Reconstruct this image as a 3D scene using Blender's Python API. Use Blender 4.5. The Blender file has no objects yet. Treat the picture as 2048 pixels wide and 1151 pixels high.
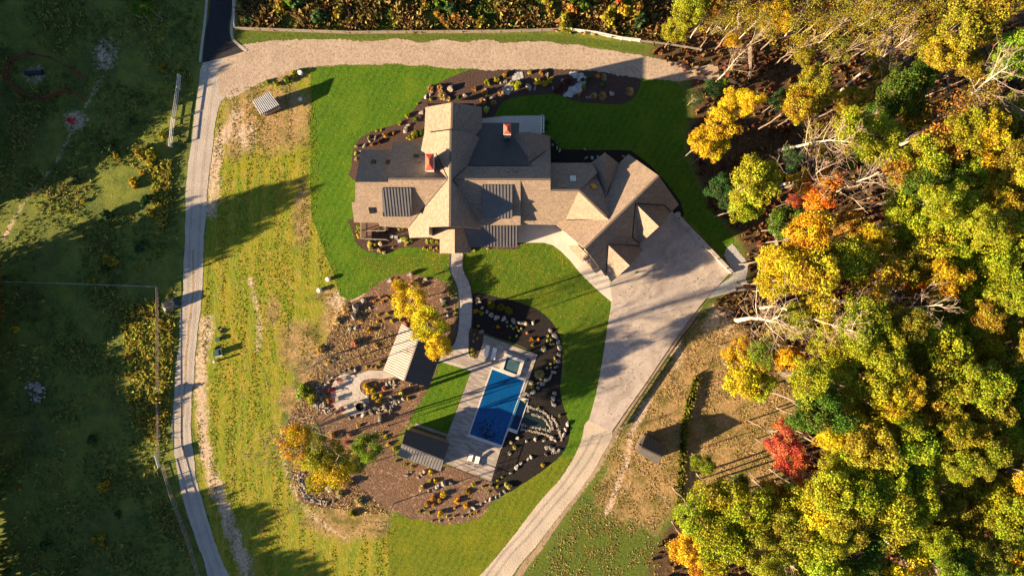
import bpy, bmesh, math, random
import numpy as np
from mathutils import Vector, Matrix, noise as mnoise
from mathutils.geometry import tessellate_polygon

# ------------------------------------------------------------------ camera, sky, sun, exposure
H = 115.0          # flying height of the camera above the ground (m)
S = 12.0           # photograph pixels per metre on the ground
SUN_EL = math.radians(16.0)
SUN_AZ = math.radians(18.0)      # shadows run this far counter-clockwise of +x
scene = bpy.context.scene
cam_data = bpy.data.cameras.new('camera'); cam = bpy.data.objects.new('camera', cam_data)
scene.collection.objects.link(cam); scene.camera = cam
cam.location = (0, 0, H); cam_data.sensor_width = 36; cam_data.lens = 36 * H / (2048 / S)
cam_data.clip_start = 1; cam_data.clip_end = 3000
world = bpy.data.worlds.new('World'); scene.world = world; world.use_nodes = True
wn = world.node_tree.nodes; bg = wn['Background']
sky = wn.new('ShaderNodeTexSky'); sky.sky_type = 'NISHITA'; sky.sun_disc = False
sky.sun_elevation = SUN_EL; sky.air_density = 0.6; sky.dust_density = 0.3
sky.sun_rotation = math.radians(270 - math.degrees(SUN_AZ))
world.node_tree.links.new(sky.outputs[0], bg.inputs[0]); bg.inputs[1].default_value = 0.05
sl = bpy.data.lights.new('sun', 'SUN'); sl.energy = 5.0; sl.angle = math.radians(0.5); sl.color = (1.0, 0.72, 0.43)
sun = bpy.data.objects.new('sun', sl); scene.collection.objects.link(sun)
ldir = Vector((math.cos(SUN_AZ) * math.cos(SUN_EL), math.sin(SUN_AZ) * math.cos(SUN_EL), -math.sin(SUN_EL)))
sun.rotation_euler = ldir.to_track_quat('-Z', 'Y').to_euler(); sun.location = (-60, -20, 60)
scene.view_settings.view_transform = 'Standard'; scene.view_settings.look = 'None'
scene.view_settings.exposure = 2.12; scene.view_settings.gamma = 1.0

C = scene.collection
rng = np.random.default_rng(7); random.seed(7)

def P(px, py, z=0.0):
    k = (H - z) / H / S
    return Vector(((px - 1024) * k, (575.5 - py) * k, z))
def G(x, y, z=0.0):           # world -> photo pixel
    k = H / (H - z) * S
    return (1024 + x * k, 575.5 - y * k)

# ------------------------------------------------------------------ materials
class NB:
    def __init__(s, name):
        s.m = bpy.data.materials.new(name); s.m.use_nodes = True
        s.t = s.m.node_tree; s.n = s.t.nodes; s.bsdf = s.n['Principled BSDF']; s.out = s.n['Material Output']
        s.pos = s.n.new('ShaderNodeNewGeometry').outputs['Position']
        s.bsdf.inputs['Roughness'].default_value = 0.9
        s.bsdf.inputs['Specular IOR Level'].default_value = 0.2
    def L(s, a, b): s.t.links.new(a, b)
    def setv(s, inp, v):
        if isinstance(v, bpy.types.NodeSocket): s.L(v, inp)
        elif isinstance(v, (tuple, list)) and inp.type == 'RGBA': inp.default_value = (*v[:3], 1)
        else: inp.default_value = v
    def mapv(s, vec, scale=(1, 1, 1), rot=0.0):
        m = s.n.new('ShaderNodeMapping'); m.inputs['Scale'].default_value = scale; m.inputs['Rotation'].default_value = (0, 0, rot)
        s.L(vec, m.inputs['Vector']); return m.outputs[0]
    def noise(s, scale, detail=4, vec=None, rough=0.55, dist=0.0):
        n = s.n.new('ShaderNodeTexNoise'); n.inputs['Scale'].default_value = scale; n.inputs['Detail'].default_value = detail
        n.inputs['Roughness'].default_value = rough; n.inputs['Distortion'].default_value = dist
        s.L(vec if vec is not None else s.pos, n.inputs['Vector']); return n.outputs['Fac']
    def voro(s, scale, vec=None, feature='F1', out='Color'):
        n = s.n.new('ShaderNodeTexVoronoi'); n.feature = feature; n.inputs['Scale'].default_value = scale
        s.L(vec if vec is not None else s.pos, n.inputs['Vector']); return n.outputs[out]
    def ramp(s, fac, stops):
        r = s.n.new('ShaderNodeValToRGB'); e = r.color_ramp.elements
        while len(e) < len(stops): e.new(0.5)
        for el, (p, c) in zip(e, stops):
            el.position = p; el.color = (*c[:3], 1) if isinstance(c, (tuple, list)) else (c, c, c, 1)
        s.L(fac, r.inputs[0]); return r.outputs[0]
    def mix(s, fac, a, b, mode='MIX'):
        m = s.n.new('ShaderNodeMix'); m.data_type = 'RGBA'; m.blend_type = mode
        s.setv(m.inputs[0], fac); s.setv(m.inputs[6], a); s.setv(m.inputs[7], b); return m.outputs[2]
    def math(s, op, a, b=0.0, clamp=False):
        m = s.n.new('ShaderNodeMath'); m.operation = op; m.use_clamp = clamp
        s.setv(m.inputs[0], a); s.setv(m.inputs[1], b); return m.outputs[0]
    def attr(s, name, out='Fac'):
        a = s.n.new('ShaderNodeAttribute'); a.attribute_name = name; return a.outputs[out]
    def bump(s, h, strength=0.5, dist=0.1):
        b = s.n.new('ShaderNodeBump'); b.inputs['Strength'].default_value = strength; b.inputs['Distance'].default_value = dist
        s.L(h, b.inputs['Height']); s.L(b.outputs[0], s.bsdf.inputs['Normal']); return b.outputs[0]
    def color(s, c): s.setv(s.bsdf.inputs['Base Color'], c)
    def rough(s, v): s.setv(s.bsdf.inputs['Roughness'], v)

M = {}
def plain(name, col, rough=0.7, var=0.25, scale=3.0, metal=0.0, bump=0.0, spec=0.3):
    b = NB(name); n = b.noise(scale, 5)
    lo = tuple(c * (1 - var) for c in col); hi = tuple(min(1, c * (1 + var)) for c in col)
    b.color(b.ramp(n, [(0.3, lo), (0.7, hi)])); b.rough(rough); b.bsdf.inputs['Metallic'].default_value = metal
    b.bsdf.inputs['Specular IOR Level'].default_value = spec
    if bump: b.bump(b.noise(scale * 6, 4), bump, 0.05)
    M[name] = b.m; return b.m

# --- ground: one sheet, what grows where comes from painted masks of cover (vegetation kinds)
b = NB('ground')
n1 = b.noise(0.06, 5); n2 = b.noise(0.35, 6, rough=0.65); n3 = b.noise(2.2, 6, rough=0.7); n4 = b.noise(7.0, 4, rough=0.7)
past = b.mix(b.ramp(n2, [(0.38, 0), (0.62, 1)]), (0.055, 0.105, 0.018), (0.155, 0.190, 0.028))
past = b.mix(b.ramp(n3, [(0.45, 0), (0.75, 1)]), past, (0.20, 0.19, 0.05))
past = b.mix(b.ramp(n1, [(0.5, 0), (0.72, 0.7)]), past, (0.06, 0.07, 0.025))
# meadow: mown rows running north-south
wv = b.n.new('ShaderNodeVectorMath'); wv.operation = 'ADD'
sn = b.n.new('ShaderNodeTexNoise'); sn.inputs['Scale'].default_value = 0.03
b.L(b.pos, sn.inputs['Vector'])
sc = b.n.new('ShaderNodeVectorMath'); sc.operation = 'SCALE'; sc.inputs['Scale'].default_value = 22.0; b.L(sn.outputs['Color'], sc.inputs[0])
b.L(b.pos, wv.inputs[0]); b.L(sc.outputs[0], wv.inputs[1])
rows = b.noise(1.0, 5, b.mapv(wv.outputs[0], (0.9, 0.07, 1), 0.12), 0.65)
rowf = b.noise(1.0, 4, b.mapv(wv.outputs[0], (4.5, 0.8, 1), 0.12), 0.7)
mead = b.mix(b.ramp(rows, [(0.40, 0), (0.66, 1)]), (0.135, 0.200, 0.008), (0.27, 0.235, 0.018))
mead = b.mix(b.ramp(rowf, [(0.50, 0), (0.72, 0.9)]), mead, (0.42, 0.29, 0.11))
mead = b.mix(b.ramp(n2, [(0.55, 0), (0.75, 0.7)]), mead, (0.07, 0.135, 0.012))
mead = b.mix(b.ramp(n4, [(0.58, 0), (0.78, 0.8)]), mead, (0.045, 0.055, 0.012))
dirt = b.mix(b.ramp(n3, [(0.35, 0), (0.65, 1)]), (0.30, 0.22, 0.14), (0.62, 0.50, 0.38))
dirt = b.mix(b.ramp(n4, [(0.56, 0), (0.76, 0.7)]), dirt, (0.17, 0.13, 0.06))
straw = b.mix(b.ramp(n3, [(0.35, 0), (0.68, 1)]), (0.20, 0.135, 0.055), (0.46, 0.32, 0.16))
straw = b.mix(b.ramp(n2, [(0.46, 0), (0.64, 0.85)]), straw, (0.10, 0.105, 0.018))
straw = b.mix(b.ramp(n4, [(0.58, 0), (0.75, 0.8)]), straw, (0.06, 0.045, 0.02))
rgrass = b.mix(b.ramp(n3, [(0.35, 0), (0.65, 1)]), (0.035, 0.085, 0.010), (0.12, 0.15, 0.02))
rgrass = b.mix(b.ramp(n4, [(0.5, 0), (0.8, 0.8)]), rgrass, (0.17, 0.13, 0.05))
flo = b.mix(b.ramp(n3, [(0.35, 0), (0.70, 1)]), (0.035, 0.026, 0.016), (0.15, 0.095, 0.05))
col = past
def soft(name):    # ragged the mask's border by small noise
    a = b.attr(name)
    r = b.math('ADD', b.math('ADD', a, b.math('MULTIPLY', b.math('SUBTRACT', n3, 0.5), 1.0)), b.math('MULTIPLY', b.math('SUBTRACT', n2, 0.5), 1.3))
    return b.ramp(r, [(0.34, 0), (0.66, 1)])
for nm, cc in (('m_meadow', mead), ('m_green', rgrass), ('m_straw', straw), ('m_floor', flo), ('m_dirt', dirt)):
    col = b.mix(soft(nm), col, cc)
b.color(col); b.bump(b.mix(0.5, n3, n4), 0.9, 0.35); b.rough(1.0); M['ground'] = b.m

def grass_mat(name, dark, mid, light, leaf, leafamt=0.70):
    b = NB(name); n1 = b.noise(0.25, 4); n3 = b.noise(1.9, 7, rough=0.75); n4 = b.noise(6.0, 4, rough=0.75)
    c = b.mix(b.ramp(n3, [(0.38, 0), (0.62, 1)]), dark, mid)
    c = b.mix(b.ramp(n1, [(0.45, 0), (0.75, 0.8)]), c, light)
    c = b.mix(b.ramp(n4, [(0.48, 0), (0.72, 0.8)]), c, dark)
    wt = b.n.new('ShaderNodeTexWave'); wt.inputs['Scale'].default_value = 0.28; wt.inputs['Distortion'].default_value = 2.0; wt.inputs['Detail'].default_value = 2; b.L(b.mapv(b.pos, (1, 1, 1), 0.5), wt.inputs['Vector'])
    c = b.mix(b.math('MULTIPLY', wt.outputs['Fac'], 0.35), c, tuple(0.5 * (x + y) for x, y in zip(mid, light)))
    lf = b.voro(3.2); sep = b.n.new('ShaderNodeSeparateColor'); b.L(lf, sep.inputs[0])
    dd = b.voro(3.2, out='Distance')
    spot = b.math('MULTIPLY', b.math('GREATER_THAN', sep.outputs[0], leafamt), b.math('LESS_THAN', dd, 0.30))
    c = b.mix(spot, c, leaf)
    b.color(c); b.bump(b.mix(0.5, n3, n4), 1.0, 0.30); b.rough(1.0); M[name] = b.m
grass_mat('lawn_green', (0.030, 0.082, 0.004), (0.074, 0.175, 0.007), (0.115, 0.185, 0.008), (0.20, 0.15, 0.03), 0.93)
grass_mat('lawn_autumn', (0.032, 0.082, 0.005), (0.080, 0.150, 0.008), (0.125, 0.160, 0.009), (0.30, 0.17, 0.05), 0.80)
grass_mat('lawn_yellow', (0.055, 0.095, 0.006), (0.14, 0.185, 0.009), (0.20, 0.195, 0.010), (0.20, 0.16, 0.04), 0.9)

def gravel_mat(name, a, c, litter, amt=(0.56, 0.70), blu=0.0):
    b = NB(name); n1 = b.noise(0.3, 5); n3 = b.noise(4.0, 5, rough=0.7); n5 = b.noise(2.3 if 'leafy' in name else 1.3, 6, rough=0.75, dist=0.4)
    k = b.mix(b.ramp(n3, [(0.3, 0), (0.7, 1)]), a, c)
    k = b.mix(b.ramp(n1, [(0.4, 0), (0.7, 0.5)]), k, tuple(x * 0.8 for x in a))
    k = b.mix(b.ramp(n5, [(amt[0], 0), (amt[1], 1)]), k, litter)
    b.color(k); b.bump(n3, 0.7, 0.08); b.rough(1.0); M[name] = b.m
gravel_mat('gravel_road', (0.33, 0.305, 0.27), (0.45, 0.415, 0.365), (0.20, 0.17, 0.13), (0.60, 0.74))
gravel_mat('gravel_leafy', (0.32, 0.262, 0.205), (0.51, 0.43, 0.345), (0.24, 0.165, 0.10), (0.47, 0.66))
gravel_mat('gravel_worn', (0.27, 0.245, 0.21), (0.42, 0.385, 0.34), (0.10, 0.085, 0.05), (0.60, 0.72))
gravel_mat('gravel_drive', (0.38, 0.33, 0.27), (0.58, 0.50, 0.40), (0.27, 0.23, 0.17), (0.62, 0.74))
gravel_mat('gravel_blue', (0.30, 0.31, 0.32), (0.50, 0.50, 0.49), (0.15, 0.13, 0.12), (0.60, 0.68))
gravel_mat('trodden', (0.26, 0.19, 0.12), (0.42, 0.32, 0.22), (0.10, 0.085, 0.03), (0.52, 0.64))
def mulch_mat(name, a, c, d, amt=(0.52, 0.66)):
    b = NB(name); n3 = b.noise(5.0, 5, rough=0.75); n2 = b.noise(0.5, 5, rough=0.65); n5 = b.noise(2.6, 5, rough=0.75, dist=1.2)
    k = b.mix(b.ramp(n3, [(0.3, 0), (0.7, 1)]), a, c)
    k = b.mix(b.math('MULTIPLY', b.ramp(n5, [(amt[0], 0), (amt[1], 1)]), b.ramp(n2, [(0.35, 0.15), (0.6, 1)])), k, d)
    b.color(k); b.bump(b.mix(0.5, n3, n5), 0.9, 0.25); b.rough(1.0); M[name] = b.m
mulch_mat('mulch_brown', (0.070, 0.042, 0.029), (0.185, 0.115, 0.078), (0.48, 0.34, 0.22), (0.50, 0.64))
mulch_mat('mulch_black', (0.010, 0.009, 0.009), (0.030, 0.026, 0.024), (0.06, 0.045, 0.035), (0.66, 0.76))
mulch_mat('mulch_house', (0.030, 0.020, 0.017), (0.11, 0.072, 0.060), (0.20, 0.14, 0.10), (0.62, 0.72))

def concrete_mat(name, a, c, grain=1.2, stain=0.8, bumpv=0.15):
    b = NB(name); n1 = b.noise(0.22, 6, rough=0.7, dist=0.8); n2 = b.noise(grain, 6, rough=0.7, dist=0.8); n3 = b.noise(9, 4)
    k = b.mix(b.ramp(n2, [(0.35, 0), (0.65, 1)]), a, c)
    k = b.mix(b.ramp(n1, [(0.45, 0), (0.7, stain)]), k, tuple(x * 0.68 for x in a))
    k = b.mix(b.ramp(n3, [(0.62, 0), (0.75, 0.4)]), k, tuple(x * 0.5 for x in a))
    b.color(k); b.bump(n2, bumpv, 0.05); b.rough(0.85); M[name] = b.m
concrete_mat('concrete_court', (0.355, 0.312, 0.284), (0.46, 0.413, 0.378))
concrete_mat('concrete_pale', (0.50, 0.47, 0.42), (0.58, 0.55, 0.50), 0.8, 0.3)
concrete_mat('stamped_walk', (0.34, 0.31, 0.28), (0.52, 0.48, 0.43), 2.4, 0.5, 0.3)
concrete_mat('coping', (0.48, 0.45, 0.42), (0.58, 0.55, 0.51), 1.6, 0.3)
concrete_mat('kerb_dark', (0.06, 0.055, 0.05), (0.10, 0.09, 0.085), 2.0, 0.3)
# asphalt
b = NB('asphalt'); nn = b.noise(0.35, 4, b.mapv(b.pos, (1, 0.12, 1))); nf = b.noise(12, 3)
b.color(b.mix(b.ramp(nf, [(0.4, 0), (0.7, 1)]), b.ramp(nn, [(0.4, (0.014, 0.015, 0.017)), (0.65, (0.026, 0.027, 0.030))]), (0.035, 0.036, 0.04)))
b.rough(0.75); b.bump(nf, 0.3, 0.02); M['asphalt'] = b.m

# plank paving on the pool terrace (planks laid across the pool's long side)
DECK_ROT = math.atan2(-23.3, 64.1)     # direction of the pool's short side, world radians
b = NB('plank_paver')
mv = b.mapv(b.pos, (1, 1, 1), -DECK_ROT)
br = b.n.new('ShaderNodeTexBrick'); br.offset = 0.37; b.L(mv, br.inputs['Vector'])
br.inputs['Color1'].default_value = (0.19, 0.165, 0.145, 1); br.inputs['Color2'].default_value = (0.46, 0.41, 0.365, 1)
br.inputs['Mortar'].default_value = (0.19, 0.17, 0.155, 1); br.inputs['Scale'].default_value = 1.0
br.inputs['Mortar Size'].default_value = 0.010; br.inputs['Brick Width'].default_value = 1.25; br.inputs['Row Height'].default_value = 0.28; br.inputs['Bias'].default_value = -0.1
st = b.noise(1.0, 5, b.mapv(mv, (0.8, 5, 1)), 0.65)
b.color(b.mix(0.38, br.outputs['Color'], b.ramp(st, [(0.3, (0.20, 0.175, 0.155)), (0.7, (0.42, 0.38, 0.345))]))); b.rough(0.8); M['plank_paver'] = b.m

# water
def water_mat(name, col, leaf=False):
    b = NB(name); b.rough(0.04); b.bsdf.inputs['Specular IOR Level'].default_value = 0.5
    n = b.noise(1.4, 3)
    c = b.ramp(b.noise(0.25, 3), [(0.3, tuple(x * 0.8 for x in col)), (0.7, tuple(x * 1.15 for x in col))])
    b.color(c); b.bump(n, 0.05, 0.05); M[name] = b.m
water_mat('pool_water', (0.002, 0.068, 0.220)); water_mat('spill_water', (0.002, 0.018, 0.065))
water_mat('spa_water', (0.045, 0.085, 0.095)); water_mat('pond_water', (0.016, 0.028, 0.028))

# roofing: uv = metres along the eave / up the slope
b = NB('shingle'); uvn = b.n.new('ShaderNodeUVMap'); uv = uvn.outputs[0]
br = b.n.new('ShaderNodeTexBrick'); b.L(uv, br.inputs['Vector']); br.inputs['Scale'].default_value = 1.0
br.inputs['Color1'].default_value = (0.22, 0.172, 0.132, 1); br.inputs['Color2'].default_value = (0.295, 0.232, 0.178, 1); br.inputs['Mortar'].default_value = (0.12, 0.10, 0.085, 1)
br.inputs['Brick Width'].default_value = 0.45; br.inputs['Row Height'].default_value = 0.30; br.inputs['Mortar Size'].default_value = 0.012
tabs = b.noise(1.0, 4, b.mapv(uv, (7.0, 1.8, 1)), 0.7); big = b.noise(0.35, 5)
k = b.mix(b.ramp(tabs, [(0.50, 0), (0.66, 0.75)]), br.outputs['Color'], (0.075, 0.062, 0.052))
k = b.mix(b.ramp(big, [(0.4, 0), (0.75, 0.45)]), k, (0.17, 0.135, 0.11))
b.color(k); b.rough(0.95); b.bump(br.outputs['Fac'], 0.3, 0.02); M['shingle'] = b.m
def metal_roof(name, col, rough=0.38):
    b = NB(name); n = b.noise(0.8, 4)
    b.color(b.ramp(n, [(0.3, tuple(c * 0.85 for c in col)), (0.7, tuple(c * 1.1 for c in col))])); b.rough(rough)
    b.bsdf.inputs['Metallic'].default_value = 0.0; b.bsdf.inputs['Specular IOR Level'].default_value = 0.5; M[name] = b.m
metal_roof('metal_charcoal', (0.062, 0.057, 0.053), 0.6); metal_roof('metal_taupe_lit', (0.30, 0.26, 0.235), 0.5)
metal_roof('metal_grey', (0.10, 0.097, 0.10), 0.45); metal_roof('metal_white', (0.66, 0.68, 0.68), 0.45)
plain('trim_dark', (0.030, 0.026, 0.024)); plain('stone_wall', (0.34, 0.29, 0.24), 0.95, 0.4, 2.5, bump=0.5)
plain('siding', (0.20, 0.14, 0.095), 0.8); plain('copper_red', (0.55, 0.085, 0.050), 0.5, 0.2, 2.0); plain('chimney_stone', (0.55, 0.50, 0.46), 0.95, 0.4, 3, bump=0.5)
plain('wood_warm', (0.30, 0.17, 0.095), 0.75, 0.3, 2); plain('wood_dark', (0.05, 0.038, 0.032), 0.8); plain('wood_grey', (0.24, 0.20, 0.165), 0.85, 0.3, 3)
plain('white_paint', (0.78, 0.77, 0.74), 0.5, 0.08); plain('fence_white', (0.60, 0.58, 0.54), 0.6, 0.2, 2); plain('steel', (0.45, 0.46, 0.47), 0.4, 0.15, 2, 0.6)
plain('red_plastic', (0.20, 0.030, 0.035), 0.5); plain('rust_red', (0.15, 0.035, 0.020), 0.8, 0.4, 3); plain('bright_red', (0.60, 0.03, 0.03), 0.5)
plain('black_tarp', (0.018, 0.022, 0.028), 0.35, 0.4, 2, spec=0.5); plain('green_box', (0.012, 0.045, 0.038), 0.5); plain('teal_lid', (0.02, 0.07, 0.065), 0.5)
plain('blue_dark', (0.010, 0.016, 0.035), 0.3); plain('pipe_white', (0.75, 0.75, 0.72), 0.4, 0.08); plain('orange_wood', (0.62, 0.30, 0.045), 0.6, 0.3, 4)
plain('cushion', (0.72, 0.69, 0.64), 0.9, 0.06); plain('grey_fabric', (0.20, 0.19, 0.185), 0.9); plain('soot', (0.008, 0.007, 0.006), 1.0)
plain('bark_grey', (0.20, 0.165, 0.13), 0.95, 0.4, 2.5, bump=0.4); plain('bark_pale', (0.52, 0.45, 0.36), 0.9, 0.25, 2.0); plain('twig', (0.27, 0.20, 0.15), 0.95, 0.3, 2); plain('bark_dark', (0.10, 0.08, 0.065), 0.95)
plain('leaf_litter', (0.10, 0.045, 0.018), 0.9, 0.6, 2); plain('flagstone', (0.36, 0.37, 0.37), 0.9, 0.4, 1.5, bump=0.3); plain('pool_leaf', (0.010, 0.012, 0.022), 0.7)
gl = NB('glass_dark'); gl.color((0.010, 0.013, 0.017)); gl.rough(0.06); gl.bsdf.inputs['Specular IOR Level'].default_value = 0.6; M['glass_dark'] = gl.m
gl = NB('skylight_pale'); gl.color((0.45, 0.55, 0.53)); gl.rough(0.2); M['skylight_pale'] = gl.m

def rock_mat(name, a, c):
    b = NB(name); oi = b.n.new('ShaderNodeObjectInfo'); tc = b.n.new('ShaderNodeTexCoord')
    n = b.noise(2.2, 6, tc.outputs['Object'], 0.7); n2 = b.noise(7, 4, tc.outputs['Object'], 0.7)
    k = b.mix(b.ramp(n, [(0.35, 0), (0.65, 1)]), a, c); k = b.mix(b.ramp(n2, [(0.55, 0), (0.7, 0.7)]), k, tuple(x * 0.35 for x in a))
    k = b.mix(1.0, k, oi.outputs['Color'], 'MULTIPLY'); b.color(k); b.bump(n2, 0.5, 0.1); M[name] = b.m
rock_mat('rock', (0.27, 0.24, 0.205), (0.50, 0.465, 0.41))

# foliage: the object's own colour, shifted leaf by leaf and bough by bough
def leaf_mat(name, hue=0.05, val=0.8, trans=0.35):
    b = NB(name); oi = b.n.new('ShaderNodeObjectInfo'); r = b.attr('leaf_rnd'); c = b.attr('bough_rnd')
    hs = b.n.new('ShaderNodeHueSaturation'); b.L(oi.outputs['Color'], hs.inputs['Color'])
    h = b.math('ADD', 0.5, b.math('ADD', b.math('MULTIPLY', b.math('SUBTRACT', r, 0.5), hue), b.math('MULTIPLY', b.math('SUBTRACT', c, 0.5), hue * 1.3)))
    v = b.math('ADD', 1 - val / 2, b.math('MULTIPLY', b.math('ADD', b.math('MULTIPLY', r, 0.7), b.math('MULTIPLY', c, 0.3)), val))
    b.L(h, hs.inputs['Hue']); b.L(v, hs.inputs['Value'])
    b.L(hs.outputs[0], b.bsdf.inputs['Base Color']); b.rough(0.65)
    tr = b.n.new('ShaderNodeBsdfTranslucent'); b.L(hs.outputs[0], tr.inputs['Color'])
    mx = b.n.new('ShaderNodeMixShader'); mx.inputs[0].default_value = trans
    b.L(b.bsdf.outputs[0], mx.inputs[1]); b.L(tr.outputs[0], mx.inputs[2]); b.L(mx.outputs[0], b.out.inputs['Surface']); M[name] = b.m
leaf_mat('leaves', 0.045, 1.1, 0.27); leaf_mat('shrub_leaves', 0.05, 0.8, 0.3); leaf_mat('grass_blades', 0.07, 0.9, 0.3)

# ------------------------------------------------------------------ object helpers
def tag(o, label=None, cat=None, group=None, kind=None):
    if label: o['label'] = label
    if cat: o['category'] = cat
    if group: o['group'] = group
    if kind: o['kind'] = kind
    return o
def empty(name, loc, rz=0.0):
    o = bpy.data.objects.new(name, None); C.objects.link(o); o.location = loc; o.rotation_euler = (0, 0, rz); o.empty_display_size = 0.3; return o
def link_mesh(name, me, mat, parent=None):
    o = bpy.data.objects.new(name, me); C.objects.link(o)
    if mat and not me.materials: me.materials.append(M[mat] if isinstance(mat, str) else mat)
    if parent: o.parent = parent; o.matrix_parent_inverse = parent_inv(parent)
    return o
def parent_inv(p):
    return (Matrix.Translation(p.location) @ p.rotation_euler.to_matrix().to_4x4()).inverted() if p.parent is None else p.matrix_parent_inverse.copy()
def bm_obj(name, bm, mat, parent=None, smooth=False):
    me = bpy.data.meshes.new(name); bmesh.ops.recalc_face_normals(bm, faces=bm.faces); bm.to_mesh(me); bm.free()
    if smooth: me.polygons.foreach_set('use_smooth', [True] * len(me.polygons))
    return link_mesh(name, me, mat, parent)
def np_mesh(name, V, F, attrs=None):
    """V (n,3), F (m,k) -> mesh; attrs {name: per-face array}"""
    me = bpy.data.meshes.new(name); n, (m, k) = len(V), F.shape
    me.vertices.add(n); me.vertices.foreach_set('co', np.asarray(V, np.float32).ravel())
    me.loops.add(m * k); me.loops.foreach_set('vertex_index', F.astype(np.int32).ravel())
    me.polygons.add(m); me.polygons.foreach_set('loop_start', np.arange(0, m * k, k, dtype=np.int32))
    me.update(calc_edges=True)
    for nm, a in (attrs or {}).items():
        at = me.attributes.new(nm, 'FLOAT', 'FACE' if len(a) == m else 'POINT'); at.data.foreach_set('value', np.asarray(a, np.float32))
    return me
def box(bm, c, size, rz=0.0, R=None):
    m = R if R is not None else Matrix.Rotation(rz, 3, 'Z')
    vs = [bm.verts.new(Vector(c) + m @ Vector((sx * size[0] / 2, sy * size[1] / 2, sz * size[2] / 2))) for sx in (-1, 1) for sy in (-1, 1) for sz in (-1, 1)]
    for f in ((0, 1, 3, 2), (4, 6, 7, 5), (0, 4, 5, 1), (2, 3, 7, 6), (0, 2, 6, 4), (1, 5, 7, 3)): bm.faces.new([vs[i] for i in f])
def bar(bm, a, c, w, h=None):
    a, c = Vector(a), Vector(c); d = c - a; q = d.to_track_quat('X', 'Z').to_matrix()
    box(bm, (a + c) / 2, (d.length, w, h or w), R=q)
def tube(bm, pts, rad, seg=6, cap=True):
    rings = []
    for i, p in enumerate(pts):
        p = Vector(p); d = (Vector(pts[min(i + 1, len(pts) - 1)]) - Vector(pts[max(i - 1, 0)])).normalized()
        q = d.to_track_quat('Z', 'Y').to_matrix(); r = rad[i] if isinstance(rad, (list, tuple)) else rad
        rings.append([bm.verts.new(p + q @ Vector((math.cos(2 * math.pi * k / seg) * r, math.sin(2 * math.pi * k / seg) * r, 0))) for k in range(seg)])
    for a, c in zip(rings, rings[1:]):
        for k in range(seg): bm.faces.new((a[k], a[(k + 1) % seg], c[(k + 1) % seg], c[k]))
    if cap: bm.faces.new(rings[0][::-1]); bm.faces.new(rings[-1])
def disc(bm, c, r, h, seg=20, r2=None):
    tube(bm, [Vector(c), Vector(c) + Vector((0, 0, h))], [r, r2 if r2 is not None else r], seg)
def copy_tree(o, parent=None):
    c = o.copy(); C.objects.link(c)
    if parent is not None: c.parent = parent
    for ch in list(o.children): copy_tree(ch, c)
    return c

def smooth_poly(pts, step=14.0, closed=True):
    """Catmull-Rom through pixel points"""
    out = []; n = len(pts)
    rngi = range(n if closed else n - 1)
    for i in rngi:
        p0, p1, p2, p3 = (np.array(pts[(i + k) % n] if closed else pts[min(max(i + k, 0), n - 1)], float) for k in (-1, 0, 1, 2))
        m = max(1, int(np.linalg.norm(p2 - p1) / step))
        for j in range(m):
            t = j / m
            out.append(tuple(0.5 * ((2 * p1) + (p2 - p0) * t + (2 * p0 - 5 * p1 + 4 * p2 - p3) * t * t + (3 * p1 - p0 - 3 * p2 + p3) * t ** 3)))
    if not closed: out.append(tuple(pts[-1]))
    return out
def ragged(pts, amp, step=4.0):
    out = []; n = len(pts); step = 2.2
    for i in range(n):
        a, c = np.array(pts[i]), np.array(pts[(i + 1) % n]); m = max(1, int(np.linalg.norm(c - a) / step))
        for j in range(m):
            p = a + (c - a) * j / m
            q = mnoise.noise_vector(Vector((p[0] * 0.022, p[1] * 0.022, 3.1))) * amp * 1.1 + mnoise.noise_vector(Vector((p[0] * 0.27, p[1] * 0.27, 8.1))) * amp * 0.45
            out.append((p[0] + q.x, p[1] + q.y))
    return out
def sheet(name, pts, mat, z, thick=0.0, smooth=True, rag=0.0, parent=None, kind='structure'):
    q = smooth_poly(pts) if smooth else list(pts)
    if rag: q = ragged(q, rag)
    tri = tessellate_polygon([[Vector((p[0], -p[1], 0)) for p in q]])
    bm = bmesh.new(); top = [bm.verts.new(P(p[0], p[1], z)) for p in q]
    for t in tri:
        try: bm.faces.new([top[i] for i in t])
        except ValueError: pass
    if thick:
        bot = [bm.verts.new(v.co - Vector((0, 0, thick))) for v in top]
        for i in range(len(q)):
            j = (i + 1) % len(q)
            try: bm.faces.new((top[i], top[j], bot[j], bot[i]))
            except ValueError: pass
    bm.normal_update()
    me = bpy.data.meshes.new(name)
    for f in bm.faces:
        if abs(f.normal.z) > 0.5 and f.normal.z < 0: f.normal_flip()
    bm.to_mesh(me); bm.free()
    o = link_mesh(name, me, mat, parent)
    if kind: o['kind'] = kind
    return o

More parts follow.
